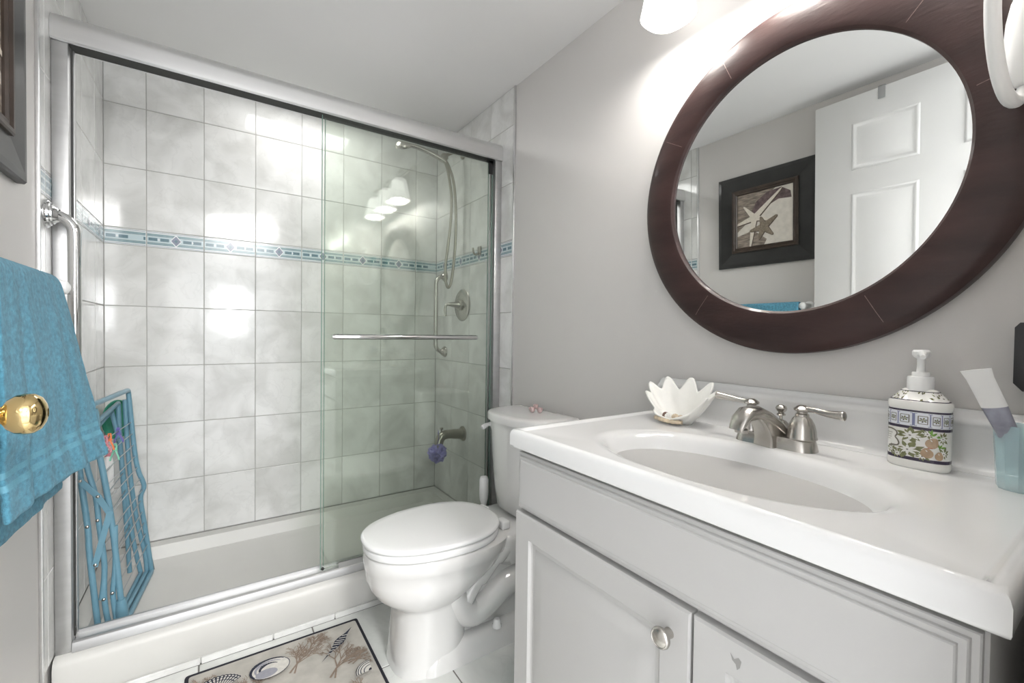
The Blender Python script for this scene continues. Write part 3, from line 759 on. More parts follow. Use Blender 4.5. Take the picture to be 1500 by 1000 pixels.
ZT = 0.845
def countertop():
    t = thing('sink_countertop', 'glossy white one-piece vanity top with oval sink and low backsplash', 'sink', (0.84, 0.466, 0.806))
    mb = MB(); n = 120
    x0, x1, y0, y1 = 0.588, 1.120, 0.068, 0.868
    cx, cy, bx, ay = 0.795, 0.462, 0.152, 0.258
    def loop_rect(i, z, r=0.012):
        X0, X1, Y0, Y1 = x0 + i, x1 - max(i * 0.2, 0), y0 + i, y1 - i
        out = []
        for k in range(n):
            a = 2 * PI * k / n; dx, dy = math.cos(a) * bx, math.sin(a) * ay
            ts = []
            if dx > 1e-9: ts.append((X1 - cx) / dx)
            if dx < -1e-9: ts.append((X0 - cx) / dx)
            if dy > 1e-9: ts.append((Y1 - cy) / dy)
            if dy < -1e-9: ts.append((Y0 - cy) / dy)
            q = min(ts); out.append([cx + dx * q, cy + dy * q, z])
        # snap the nearest sample to each corner so the slab stays square
        for px, py in ((X0, Y0), (X0, Y1), (X1, Y0), (X1, Y1)):
            b = min(out, key=lambda p: (p[0] - px) ** 2 + (p[1] - py) ** 2); b[0], b[1] = px, py
        return out
    def ell(k, z, kx=None):
        kx = k if kx is None else kx
        e = 2 / 2.15
        out = []
        for j in range(n):
            a = 2 * PI * j / n; c, s = math.cos(a), math.sin(a)
            out.append([cx + bx * kx * abs(c) ** e * (1 if c > 0 else -1), cy + ay * k * abs(s) ** e * (1 if s > 0 else -1), z])
        return out
    secs = [loop_rect(0.020, ZT - 0.040), loop_rect(0.004, ZT - 0.040), loop_rect(0.001, ZT - 0.038), loop_rect(0.0, ZT - 0.034), loop_rect(0.0, ZT - 0.010), loop_rect(0.002, ZT - 0.003), loop_rect(0.006, ZT + 0.0022),
            loop_rect(0.012, ZT + 0.0034), loop_rect(0.0165, ZT + 0.0018), loop_rect(0.021, ZT - 0.0022), loop_rect(0.025, ZT - 0.0028)]
    secs += [ell(1.105, ZT - 0.0026), ell(1.06, ZT - 0.003), ell(1.02, ZT - 0.0055), ell(0.985, ZT - 0.0095), ell(0.96, ZT - 0.0155), ell(0.935, ZT - 0.024), ell(0.90, ZT - 0.038), ell(0.85, ZT - 0.058),
             ell(0.76, ZT - 0.086), ell(0.62, ZT - 0.107), ell(0.42, ZT - 0.121), ell(0.2, ZT - 0.127), ell(0.1, ZT - 0.128)]
    mb.loft(secs, True, False, True)
    mb.build('counter_slab', MT['marble'], t, ang=60)
    mb = MB(); mb.lathe([(0.021, 0), (0.021, 0.002), (0.017, 0.003), (0.014, 0.001), (0.001, 0.001)], (cx, cy, ZT - 0.1278), 'Z', 24); mb.build('drain', MT['nickel'], t)
    # backsplash with a soft double bead along the top
    X = PXR - 0.001
    prof = [(X, ZT - 0.003), (X, ZT + 0.102), (X - 0.004, ZT + 0.105), (X - 0.009, ZT + 0.104), (X - 0.012, ZT + 0.099), (X - 0.014, ZT + 0.094), (X - 0.018, ZT + 0.092), (X - 0.021, ZT + 0.088), (X - 0.022, ZT + 0.082), (X - 0.021, ZT + 0.078),
            (X - 0.018, ZT + 0.074), (X - 0.018, ZT + 0.020), (X - 0.020, ZT + 0.010), (X - 0.026, ZT + 0.003), (X - 0.036, ZT - 0.002), (X - 0.036, ZT - 0.0035)]
    mb = MB()
    secs = []
    ym = 0.846
    for y, k in ((0.070, 1.0), (ym - 0.016, 1.0), (ym - 0.008, 0.965), (ym - 0.003, 0.91), (ym, 0.80)):
        secs.append([(X - (X - px) * (1 if k > 0.9 else 0.9), y, ZT - 0.003 + (pz - ZT + 0.003) * k) for px, pz in prof])
    mb.loft(secs, True, True, True)
    mb.build('backsplash', MT['marble'], t, ang=50)
countertop()

def faucet():
    t = thing('faucet', 'brushed nickel two-handle faucet standing behind the oval sink', 'faucet', (1.0, 0.462, ZT))
    YC, XC = 0.462, 1.003; Z = ZT - 0.003
    mb = MB(); s = []
    for z, k in ((0.0, 0.0), (0.006, 0.001), (0.020, 0.0035), (0.024, 0.006)):
        s.append([(x, y, Z + z) for x, y in rrect(XC - 0.031 + k, XC + 0.031 - k, YC - 0.080 + k, YC + 0.080 - k, 0.0270, 8)])
    mb.loft(s); mb.build('base_plate', MT['nickel'], t)
    # spout: broad at the deck, arched forward and turned a little to the far side
    TW = Matrix.Translation((XC, YC, 0)) @ Matrix.Rotation(math.radians(-13), 4, 'Z') @ Matrix.Translation((-XC, -YC, 0))
    mb = MB(); mb.T = TW; s = []
    for x, z, hw, th in ((XC + 0.022, 0.006, 0.027, 0.012), (XC + 0.014, 0.026, 0.0255, 0.020), (XC - 0.008, 0.046, 0.0235, 0.026), (XC - 0.036, 0.063, 0.0225, 0.028), (XC - 0.062, 0.073, 0.0215, 0.030), (XC - 0.086, 0.071, 0.0205, 0.030), (XC - 0.100, 0.062, 0.021, 0.020), (XC - 0.110, 0.048, 0.0185, 0.014), (XC - 0.114, 0.040, 0.0165, 0.008)):
        i = len(s); ang = (70, 52, 38, 30, 15, -18, -50, -70, -80)[i]
        a = math.radians(ang); nx, nz = math.sin(a), math.cos(a)
        sec = []
        for k in range(24):
            q = 2 * PI * k / 24; e = 2 / 2.4
            u = hw * (abs(math.cos(q)) ** e) * (1 if math.cos(q) > 0 else -1); w = th * 0.5 * (abs(math.sin(q)) ** e) * (1 if math.sin(q) > 0 else -1)
            sec.append((x + nx * w, YC + u, Z + z + nz * w))
        s.append(sec)
    mb.loft(s)
    # solid apron under the arch
    def ap(x0, x1, hw, z): return [(x, y, Z + z) for x, y in rrect(x1, x0, YC - hw, YC + hw, 0.006, 4)]
    mb.loft([ap(XC + 0.030, XC - 0.040, 0.0235, 0.0), ap(XC + 0.026, XC - 0.040, 0.0215, 0.018), ap(XC + 0.014, XC - 0.046, 0.0195, 0.036), ap(XC - 0.004, XC - 0.056, 0.018, 0.050), ap(XC - 0.02, XC - 0.068, 0.016, 0.062)])
    mb.build('spout', MT['nickel'], t, ang=40)
    mb = MB(); mb.T = TW; mb.lathe([(0.013, 0), (0.013, 0.006), (0.010, 0.008), (0.001, 0.008)], (XC - 0.098, YC, Z + 0.034), 'Z', 20); mb.build('aerator', MT['nickel'], t)
    # lift rod dome
    mb = MB(); c = (XC + 0.024, YC, Z)
    mb.lathe([(0.022, 0.015), (0.021, 0.030), (0.017, 0.042), (0.010, 0.050), (0.003, 0.053), (0.003, 0.060), (0.0085, 0.062), (0.0085, 0.065), (0.005, 0.067), (0.010, 0.072), (0.0115, 0.077), (0.009, 0.082), (0.003, 0.085), (0.0005, 0.0855)], c, 'Z', 24)
    mb.build('lift_rod', MT['nickel'], t)
    for s_ in (1, -1):
        y = YC + s_ * 0.0515
        mb = MB(); mb.lathe([(0.0275, 0.0245), (0.0275, 0.0275), (0.0262, 0.031), (0.0255, 0.040), (0.0225, 0.054), (0.0165, 0.066), (0.0125, 0.070), (0.0125, 0.074), (0.0095, 0.077), (0.0095, 0.079), (0.015, 0.082), (0.0155, 0.086), (0.011, 0.090), (0.006, 0.093), (0.0005, 0.0935)], (XC, y, Z), 'Z', 28)
        h = mb.build('handle', MT['nickel'], t)
        mb = MB()
        p = [(XC, y, Z + 0.085), (XC - 0.003, y + s_ * 0.020, Z + 0.086), (XC - 0.006, y + s_ * 0.045, Z + 0.089 - (0.006 if s_ < 0 else 0)), (XC - 0.010, y + s_ * 0.070, Z + 0.091 - (0.008 if s_ < 0 else -0.001)), (XC - 0.011, y + s_ * 0.078, Z + 0.0915 - (0.008 if s_ < 0 else -0.001))]
        path = smooth(p, 4); R = [0.0075, 0.007, 0.0062, 0.0058, 0.0056, 0.0058, 0.0062, 0.0066, 0.007, 0.0074, 0.0079, 0.0083, 0.0086, 0.0092, 0.0092, 0.0085, 0.006]
        mb.tube(path, R, 14); mb.build('lever', MT['nickel'], h)
faucet()

def soap():
    c = Vector((1.058, 0.242, ZT - 0.003)); rot = math.radians(-4)
    t = thing('soap_dispenser', 'oval white ceramic soap dispenser with printed pears and white pump', 'soap dispenser', c)
    A, B = 0.0445, 0.027                                # half width (mostly along Y), half depth
    ex = Vector((math.cos(rot) * -1, math.sin(rot), 0)); ey = Vector((math.sin(rot) * 1, math.cos(rot), 0))
    ex = Vector((-math.cos(rot), -math.sin(rot), 0)); ey = Vector((-math.sin(rot), math.cos(rot), 0))
    def P(a, z, k=1.0, off=0.0):
        """point on the oval wall; a=0 faces the room, a>0 turns to the far side"""
        e = 2 / 2.5; ca, sa = math.cos(a), math.sin(a)
        x = (B * k + off) * abs(ca) ** e * (1 if ca > 0 else -1); y = (A * k + off) * abs(sa) ** e * (1 if sa > 0 else -1)
        return c + ex * x + ey * y + Vector((0, 0, z))
    n = 56
    def ring(k, z, off=0.0): return [P(2 * PI * i / n, z, k, off) for i in range(n)]
    mb = MB()
    mb.loft([ring(0.9, 0.0), ring(0.965, 0.002), ring(0.985, 0.006), ring(0.985, 0.013), ring(0.965, 0.0155), ring(0.965, 0.1055), ring(0.985, 0.107), ring(1.0, 0.110), ring(1.0, 0.117), ring(0.97, 0.1205), ring(0.93, 0.121),
             ring(0.60, 0.138), ring(0.50, 0.1415), ring(0.44, 0.1425)])
    body = mb.build('bottle', MT['white_d'], t, ang=50)
    # printed wrap
    mats = [MT['s_dark'], MT['s_blue'], MT['s_blue2'], MT['s_leaf'], MT['s_leaf2'], MT['s_pear'], MT['s_line'], MT['s_red'], MT['white_d']]
    mb = MB()
    def band(z0, z1, m, a0=-PI, a1=PI, off=0.0003):
        k = max(2, int((a1 - a0) / 0.12))
        mb.loft([[P(a0 + (a1 - a0) * i / k, z, 0.965, off) for i in range(k + 1)] for z in (z0, z1)], False, False, False, m)
    def sh(a, z, pts, m, off=0.0006, sc=1.0):
        """flat motif wrapped on the wall: pts in metres to the right/up as one looks at it"""
        mb.poly([P(a - u * sc / 0.036, z + w * sc, 0.965, off) for u, w in pts], m)
    band(0.0157, 0.0215, 0); band(0.0715, 0.0765, 0); band(0.1020, 0.1052, 0)
    band(0.0768, 0.1018, 1)
    for i in range(14):
        a = -PI + 2 * PI * (i + 0.5) / 14; w = 0.0078; z0 = 0.0893
        for k in (1.0, 0.62):
            for q in range(4):
                b, d = (0.0012, 0) if q % 2 else (0, 0.0012)
                u0, w0 = ((-w, -0.011), (w, -0.011), (w, 0.011), (-w, 0.011))[q]; u1, w1 = ((w, -0.011), (w, 0.011), (-w, 0.011), (-w, -0.011))[q]
                s = 0.0005
                if u0 == u1: pts = [(u0 * k - s, w0 * k), (u0 * k + s, w0 * k), (u1 * k + s, w1 * k), (u1 * k - s, w1 * k)]
                else: pts = [(u0 * k, w0 * k - s), (u1 * k, w1 * k - s), (u1 * k, w1 * k + s), (u0 * k, w0 * k + s)]
                sh(a, z0, pts, 2 if k == 1 else 6)
        for j in range(6):
            b = j * PI / 3 + 0.3; sh(a, z0, [(0, 0), (0.0035 * math.cos(b - 0.35), 0.0035 * math.sin(b - 0.35)), (0.0048 * math.cos(b), 0.0048 * math.sin(b)), (0.0035 * math.cos(b + 0.35), 0.0035 * math.sin(b + 0.35))], 3 if j % 2 else 6, 0.0008)
    rnd = random.Random(5)
    def leaf(a, z, l, ang, m, off=0.0006):
        pts = []
        for q, w in ((0, 0), (0.3, 0.17), (0.65, 0.15), (1, 0), (0.65, -0.15), (0.3, -0.17)):
            x, y = q * l, w * l; pts.append((x * math.cos(ang) - y * math.sin(ang), x * math.sin(ang) + y * math.cos(ang)))
        sh(a, z, pts, m, off)
    def flower(a, z, r):
        for j in range(9): leaf(a, z, r * rnd.uniform(0.8, 1.25), j * 2 * PI / 9 + rnd.uniform(-0.2, 0.2), 3)
        for j in range(8): leaf(a, z, r * 0.62, j * 2 * PI / 8, 8, 0.0009)
        sh(a, z, [(0.0012 * math.cos(b), 0.0012 * math.sin(b)) for b in (0, 1.05, 2.1, 3.14, 4.2, 5.2)], 6, 0.0011)
    def pear(a, z, r, tilt=0.0):
        pts = []
        for k in range(18):
            q = 2 * PI * k / 18; rr = r * (1.0 if math.sin(q) < 0.2 else 1.0 + 0.25 * max(0, math.sin(q)) ** 3); x, y = rr * math.cos(q) * (0.95 if math.sin(q) < 0.5 else 0.8), rr * math.sin(q)
            pts.append((x * math.cos(tilt) - y * math.sin(tilt), x * math.sin(tilt) + y * math.cos(tilt)))
        sh(a, z, pts, 5, 0.0012); leaf(a, z + r * 0.4, r * 0.5, 2.2, 8, 0.0014)
    for base in (0.0, PI):
        for u, z, r in ((-0.002, 0.060, 0.014), (-0.004, 0.034, 0.015), (0.034, 0.060, 0.011), (0.036, 0.034, 0.011), (-0.028, 0.030, 0.010), (0.013, 0.066, 0.009), (0.008, 0.026, 0.009), (-0.016, 0.024, 0.009)): flower(base - u / 0.036, z, r)
        for u, z, r, tl in ((0.019, 0.050, 0.0088, -0.5), (0.0135, 0.032, 0.0080, 0.2), (0.029, 0.029, 0.0068, 0.0)): pear(base - u / 0.036, z, r, tl)
        for u, z, g in ((0.018, 0.063, 0.7), (0.020, 0.064, 2.2), (0.017, 0.065, 1.4), (0.024, 0.062, 0.1), (0.028, 0.042, 1.0), (0.031, 0.044, 0.2), (0.029, 0.044, 2.0)): leaf(base - u / 0.036, z, 0.010, g, 4, 0.0010)
        sh(base - 0.0165 / 0.036, 0.042, [(-0.003, -0.0006), (0.003, -0.0002), (0.003, 0.0008), (-0.003, 0.0006)], 7, 0.0014)
        # scroll cartouche, its lettering only as faint lines
        sc = smooth([(-0.040, 0.0665, 0), (-0.028, 0.067, 0), (-0.019, 0.064, 0), (-0.017, 0.058, 0), (-0.020, 0.053, 0), (-0.016, 0.048, 0), (-0.014, 0.042, 0), (-0.017, 0.038, 0), (-0.024, 0.0375, 0), (-0.034, 0.035, 0)], 4)
        for p0, p1 in zip(sc, sc[1:]):
            for w, m in ((0.0012, 6),):
                a0, a1 = base - p0.x / 0.036, base - p1.x / 0.036
                d = (p1 - p0); d.z = 0; d.normalize(); nx, ny = -d.y * w, d.x * w
                mb.poly([P(a0 - nx / 0.036, p0.y + ny, .965, 0.0008), P(a0 + nx / 0.036, p0.y - ny, .965, 0.0008), P(a1 + nx / 0.036, p1.y - ny, .965, 0.0008), P(a1 - nx / 0.036, p1.y + ny, .965, 0.0008)], m)
        for z, l in ((0.059, 0.015), (0.055, 0.012), (0.051, 0.013), (0.047, 0.008)):
            for k in range(int(l / 0.0022)):
                u = -0.038 + k * 0.0022 + (0.002 if z < 0.05 else 0); sh(base, z, [(u, 0), (u + 0.0014, 0), (u + 0.0014, 0.0011), (u, 0.0011)], 6, 0.0007)
    mb.build('printed_wrap', mats, body, flat=True)
    # printed shoulder
    mb = MB()
    def Q(a, q, off=0.0006): return P(a, 0.121 + 0.017 * (0.93 - q) / 0.33, q, 0) + Vector((0, 0, off))
    for i in range(80):
        a = rnd.uniform(-PI, PI); q = rnd.uniform(0.64, 0.90); g = rnd.uniform(0, 6.28)
        pts = []
        for u, w in ((0, 0), (0.4, 0.2), (1, 0), (0.4, -0.2)):
            x, y = u * math.cos(g) - w * math.sin(g), u * math.sin(g) + w * math.cos(g); pts.append(Q(a + x * 0.20, min(0.92, max(0.61, q + y * 0.11))))
        mb.poly(pts, rnd.choice((0, 0, 1)))
    k = 60
    mb.loft([[Q(2 * PI * i / k, q) for i in range(k)] for q in (0.93, 0.905)], True, False, False, 2)
    mb.loft([[Q(2 * PI * i / k, q) for i in range(k)] for q in (0.62, 0.60)], True, False, False, 2)
    mb.build('printed_shoulder', [MT['s_leaf'], MT['s_line'], MT['s_dark']], body, flat=True)
    # pump
    mb = MB(); mb.lathe([(0.0175, 0.139), (0.0185, 0.1395), (0.0185, 0.162), (0.0175, 0.164), (0.0125, 0.1645), (0.0122, 0.171), (0.0115, 0.172), (0.001, 0.172)], c, 'Z', 28); mb.build('collar', MT['white'], t)
    mb = MB(); mb.lathe([(0.0062, 0.171), (0.0055, 0.185), (0.0058, 0.196), (0.010, 0.199), (0.0125, 0.203), (0.0128, 0.209), (0.0105, 0.212), (0.001, 0.2125)], c, 'Z', 24)
    d = (ex * 0.93 - ey * 0.36); 
    mb.tube([c + Vector((0, 0, 0.205)), c + d * 0.018 + Vector((0, 0, 0.2045)), c + d * 0.030 + Vector((0, 0, 0.200))], [0.0072, 0.006, 0.0042], 12)
    mb.build('pump_head', MT['white'], t)
soap()

def tumbler():
    c = Vector((1.035, 0.116, ZT - 0.003))
    t = thing('tumbler', 'clear turquoise plastic tumbler by the backsplash at the right edge', 'cup', c)
    mb = MB()
    prof = [(0.0255, 0.0), (0.027, 0.003), (0.0275, 0.008), (0.0325, 0.098), (0.0322, 0.1005), (0.0308, 0.1005), (0.0303, 0.098), (0.0256, 0.012), (0.001, 0.010)]
    mb.lathe(prof, c, 'Z', 12); mb.build('cup', MT['cup'], t, ang=20)
    # toothpaste tube, cap down in the cup
    tt = thing('toothpaste_tube', 'flattened white toothpaste tube leaning out of the turquoise tumbler', 'toothpaste', c + Vector((0, 0.01, 0.012)))
    base = c + Vector((0.004, -0.010, 0.018)); tip = Vector((0.988, 0.162, ZT + 0.182))
    d = (tip - base); Ln = d.length; d.normalize(); side = d.cross(Vector((1, 0.1, 0.2))).normalized(); side = Vector((0.35, 0.5, -0.55)); side = (side - d * side.dot(d)).normalized(); th = d.cross(side)
    mb = MB(); s = []
    for q, w, h in ((0.0, 0.011, 0.011), (0.15, 0.012, 0.012), (0.2, 0.015, 0.0125), (0.45, 0.0135, 0.010), (0.66, 0.0165, 0.006), (0.92, 0.0175, 0.0022), (1.0, 0.020, 0.0012)):
        o = base + d * Ln * q; s.append([o + side * w * math.cos(2 * PI * k / 20) + th * h * math.sin(2 * PI * k / 20) for k in range(20)])
    mb.loft(s[:5], True, True, False, 0); mb.loft(s[4:], True, False, True, 1); mb.build('tube', [MT['silver'], MT['white']], tt)
    # toothbrush
    tb = thing('toothbrush', 'blue and white toothbrush standing in the turquoise tumbler', 'toothbrush', c + Vector((0.005, 0.0, 0.012)))
    p0, p1 = c + Vector((0.012, -0.006, 0.014)), c + Vector((-0.004, 0.022, 0.108))
    mb = MB(); mb.tube([p0 + (p1 - p0) * k / 6 for k in range(7)], [0.004, 0.005, 0.005, 0.0045, 0.0035, 0.003, 0.003], 10); mb.build('handle', MT['blue'], tb)
    mb = MB(); mb.sphere(p1, 0.006, sub=2, sc=(0.8, 0.8, 1.6)); mb.build('brush_head', MT['blue'], tb)
tumbler()

def clam():
    c = Vector((1.030, 0.715, ZT - 0.003))
    t = thing('clam_shell_dish', 'white fluted clam shell with pointed lobes on the counter corner', 'shell', c)
    mb = MB()
    lobes = 9; n = lobes * 12
    ax = Vector((1, 0, 0)); ay = Vector((0, 1, 0))
    rows = []
    for q in (0.0, 0.18, 0.36, 0.54, 0.70, 0.84, 0.94, 1.0):
        row = []
        for i in range(n):
            a = 2 * PI * (i + 4) / n
            w = 0.5 + 0.5 * math.cos(lobes * a)                 # 1 on a lobe's crest
            back = 0.5 + 0.5 * math.cos(a)                      # 1 towards the wall
            spike = (w ** 1.0) * (1.0 + 0.16 * math.sin(a * 2 + 1.0) + 0.08 * math.sin(5 * a))
            reach = 0.70 + 0.30 * spike if q > 0.6 else 0.70 + 0.30 * spike * (q / 0.6)
            R = (0.030 + 0.070 * q * reach) if q > 0 else 0.030
            rx = R * (0.62 if q > 0.5 else 0.72); ry = R * 1.06
            z = 0.006 + q ** 1.35 * (0.028 + 0.080 * (0.25 + 0.75 * back ** 0.9) * (0.60 + 0.40 * spike)) if q else 0.004
            z *= 1.0
            if back < 0.25: z *= 0.35 + 2.6 * back
            # tall lobes at the two ends as well
            z += 0.010 * q * abs(math.sin(a))
            row.append(c + ax * (math.cos(a) * rx * 0.85 - 0.004) + ay * math.sin(a) * ry + Vector((0, 0, max(z, 0.004 + 0.004 * q))))
        rows.append(row)
    mb.loft(rows, True, True, False)
    o = mb.build('shell_bowl', MT['shell'], t, ang=70)
    md = o.modifiers.new('thick', 'SOLIDIFY'); md.thickness = 0.004; md.offset = 1
    # tan hinge lip at the front
    mb = MB(); mb.tube(smooth([c + Vector((-0.044, 0.045, 0.013)), c + Vector((-0.055, 0.02, 0.012)), c + Vector((-0.057, -0.01, 0.011)), c + Vector((-0.048, -0.04, 0.012))], 6), [0.0035 + 0.0025 * abs(math.sin(i * 1.3)) for i in range(19)], 8)
    mb.build('hinge_lip', MT['tan'], t)
    # trinkets in the bowl
    rnd = random.Random(11)
    lab = ('small tan seashell lying in the white clam shell', 'small pale seashell lying in the white clam shell', 'small brown seashell lying in the white clam shell')
    for k, (dy, dx, r, m) in enumerate(((0.040, -0.026, 0.010, 'shell'), (0.022, -0.030, 0.009, 'brown'), (0.008, -0.034, 0.010, 'shell'), (-0.008, -0.032, 0.009, 'tan'), (-0.022, -0.028, 0.008, 'tan'))):
        cc = c + Vector((dx, dy, 0.014 + r * 0.6)); mb = MB()
        g = rnd.uniform(0, 6)
        mb.T = Matrix.Translation(cc) @ Matrix.Rotation(g, 4, 'Z') @ Matrix.Rotation(1.3, 4, 'Y')
        prof = []
        for i in range(15):
            q = i / 14; prof.append((r * (0.15 + 0.85 * math.sin(PI * min(1, q * 0.9 + 0.1)) ** 0.8) * (1 + 0.10 * math.sin(q * 26)), (q - 0.5) * r * 2.2))
        mb.lathe(prof, (0, 0, 0), 'Z', 14)
        o = mb.build('seashell', MT[m], base=cc)
        tag(o, {'shell': 'small pale seashell in the clam shell', 'brown': 'small brown seashell in the clam shell', 'tan': 'small tan seashell in the clam shell'}[m] + (' nearest its left end' if k == 0 else ' beside the brown one' if k == 2 else ' nearest its right end' if k == 4 else ' next to the pale one' if k == 3 else ''), 'seashell', 'seashells in the clam shell')
clam()

# ------------------------------------------------------------------ round mirror, light, ring, black box
def wall_mirror():
    C = Vector((0, 0.484, 1.428))
    t = thing('wall_mirror', 'large round mirror in a wide dark mahogany frame', 'mirror', (PXR, 0.488, 1.43))
    tl = -0.0218
    T = Matrix.Translation((1.079, C.y, C.z)) @ Matrix.Rotation(-tl * -1, 4, 'Y')
    mb = MB(); mb.T = T
    R0, R1 = 0.297, 0.392
    # frame profile (radius, depth towards the room is -X)
    prof = [(R0 - 0.002, 0.012), (R0 - 0.002, -0.004), (R0 + 0.003, -0.010), (R0 + 0.012, -0.013), (R0 + 0.05, -0.013), (R1 - 0.020, -0.010), (R1 - 0.008, -0.006), (R1 - 0.002, 0.000), (R1, 0.008), (R1, 0.022), (R1 - 0.01, 0.030), (R0 + 0.02, 0.030)]
    n = 128
    secs = [[(d, r * math.cos(2 * PI * i / n), r * math.sin(2 * PI * i / n)) for r, d in prof] for i in range(n)] + [[(d, r, 0) for r, d in prof]]
    mb.loft(secs, True, False, False)
    # seams between the frame's segments
    mb.m = 1
    for a in (0.55, 1.15, 2.3, 2.9, 4.2, 5.35):
        pa = [(-0.0137, r, a) for r in (R0 + 0.012, R0 + 0.03, R0 + 0.05, R1 - 0.022)]
        for (d, r, q), (d2, r2, q2) in zip(pa, pa[1:]):
            if r2 > R0 + 0.055: d2 = -0.0107
            w = 0.0006; cs, sn = math.cos(q), math.sin(q)
            mb.poly([(d, r * cs - w * sn, r * sn + w * cs), (d, r * cs + w * sn, r * sn - w * cs), (d2, r2 * cs + w * sn, r2 * sn - w * cs), (d2, r2 * cs - w * sn, r2 * sn + w * cs)])
    mb.build('frame', [MT['mahog'], MT['seam']], t, ang=30)
    mb = MB(); mb.T = T
    mb.loft([[(0.0, R0 * math.cos(2 * PI * i / n), R0 * math.sin(2 * PI * i / n)) for i in range(n)], [(0.004, R0 * math.cos(2 * PI * i / n), R0 * math.sin(2 * PI * i / n)) for i in range(n)]])
    mb.build('mirror_glass', MT['mirror'], t, flat=True)
    mb = MB(); mb.box((1.10, 0.40, 1.60), (PXR, 0.576, 1.64), 0.003); mb.build('hanging_cleat', MT['dark'], t)
wall_mirror()

def vanity_light():
    DZ = Matrix.Translation((0, 0, 0.036))
    t = thing('vanity_light', 'three-shade wall light with white glass shades above the round mirror', 'wall light', (PXR, 0.5, 2.07))
    mb = MB(); mb.T = DZ; mb.box((PXR - 0.022, 0.41, 2.03), (PXR, 0.59, 2.13), 0.006); mb.build('back_plate', MT['nickel'], t)
    mb = MB(); mb.T = DZ; mb.tube([(1.06, 0.17, 2.085), (1.06, 0.83, 2.085)], 0.009, 14); mb.sphere((1.06, 0.17, 2.085), 0.013); mb.sphere((1.06, 0.83, 2.085), 0.013)
    for y in (0.44, 0.56): mb.tube([(PXR - 0.02, y, 2.085), (1.06, y, 2.085)], 0.007, 12)
    mb.build('bar', MT['nickel'], t)
    for y in LAMP_Y:
        mb = MB(); mb.T = DZ; mb.tube(smooth([(1.06, y, 2.085), (1.03, y, 2.088), (1.005, y, 2.080), (0.995, y, 2.055)], 5), 0.007, 12)
        mb.lathe([(0.022, 0.035), (0.022, 0.055), (0.010, 0.062), (0.001, 0.062)], (0.995, y, 1.975), 'Z', 20)
        a = mb.build('shade_arm', MT['nickel'], t)
        # rounded-square bell shade, open below
        mb = MB(); mb.T = DZ; s = []
        for z, w, q in ((2.020, 0.022, 2.2), (2.018, 0.034, 2.6), (2.006, 0.041, 3.0), (1.960, 0.050, 3.0), (1.905, 0.060, 2.8), (1.882, 0.066, 2.5), (1.880, 0.0655, 2.5), (1.883, 0.062, 2.5), (1.906, 0.056, 2.8), (1.96, 0.046, 3.0), (2.004, 0.036, 3.0)):
            e = 2 / q; s.append([(0.995 + w * abs(math.cos(b)) ** e * (1 if math.cos(b) > 0 else -1), y + w * abs(math.sin(b)) ** e * (1 if math.sin(b) > 0 else -1), z) for b in [2 * PI * k / 40 for k in range(40)]])
        mb.loft(s, True, True, False); sh = mb.build('glass_shade', MT['opal'], t, ang=50)
        mb = MB(); mb.T = DZ; mb.lathe([(0.012, 0.10), (0.013, 0.075), (0.024, 0.050), (0.0275, 0.034), (0.024, 0.018), (0.013, 0.008), (0.001, 0.006)], (0.995, y, 1.905), 'Z', 20); mb.build('bulb', MT['bulb'], t)
vanity_light()

def ring():
    c = Vector((0.975, 0.132, 1.547))
    t = thing('hanging_ring', 'white oval plastic ring hanging in front of the mirror frame', 'ring holder', c)
    mb = MB(); R = 0.100
    ang = math.radians(-7)
    u = Vector((math.cos(ang), math.sin(ang) * 1.0, 0)); w = Vector((0, 0, 1)); nrm = u.cross(w)
    pts = [c + u * R * 0.8 * math.cos(2 * PI * i / 48) + w * (R * 1.2) * math.sin(2 * PI * i / 48) for i in range(48)]
    mb.tube(pts, 0.009, 14, closed=True); mb.build('ring', MT['white'], t)
    mb = MB(); mb.tube(smooth([c + w * (R * 1.2), c + w * (R * 1.2 + 0.03) + Vector((0.0, -0.03, 0)), Vector((c.x, 0.051, c.z + R * 1.2 + 0.035))], 5), 0.007, 12)
    mb.lathe([(0.022, 0), (0.022, 0.005), (0.012, 0.009)], (c.x, 0.05, c.z + R * 1.2 + 0.035), 'Y', 20); mb.build('wall_mount', MT['white'], t)
    b = c + Vector((0.047, -0.007, -0.085))
    tt = thing('hanging_bottle', 'white rounded bottle with teal top held inside the white ring', 'bottle', b)
    mb = MB(); mb.lathe([(0.001, 0.0), (0.012, 0.001), (0.021, 0.008), (0.025, 0.022), (0.0245, 0.06), (0.022, 0.10), (0.017, 0.128), (0.012, 0.14), (0.012, 0.15)], b, 'Z', 24); mb.build('bottle_body', MT['white'], tt)
    mb = MB(); mb.lathe([(0.015, 0.135), (0.0165, 0.14), (0.0165, 0.175), (0.012, 0.18), (0.001, 0.181)], b, 'Z', 24); mb.build('cap', MT['tealdk'], tt)
ring()
mb = MB()
mb.prism([(0.060, 1.000), (0.070, 0.990), (0.1255, 0.990), (0.136, 1.003), (0.136, 1.095), (0.130, 1.103), (0.060, 1.103)], PXR - 0.026, PXR, 'X')
tag(mb.build('wall_box', MT['black'], base=(PXR, 0.10, 1.05)), 'black box mounted on the wall above the turquoise tumbler', 'wall box')

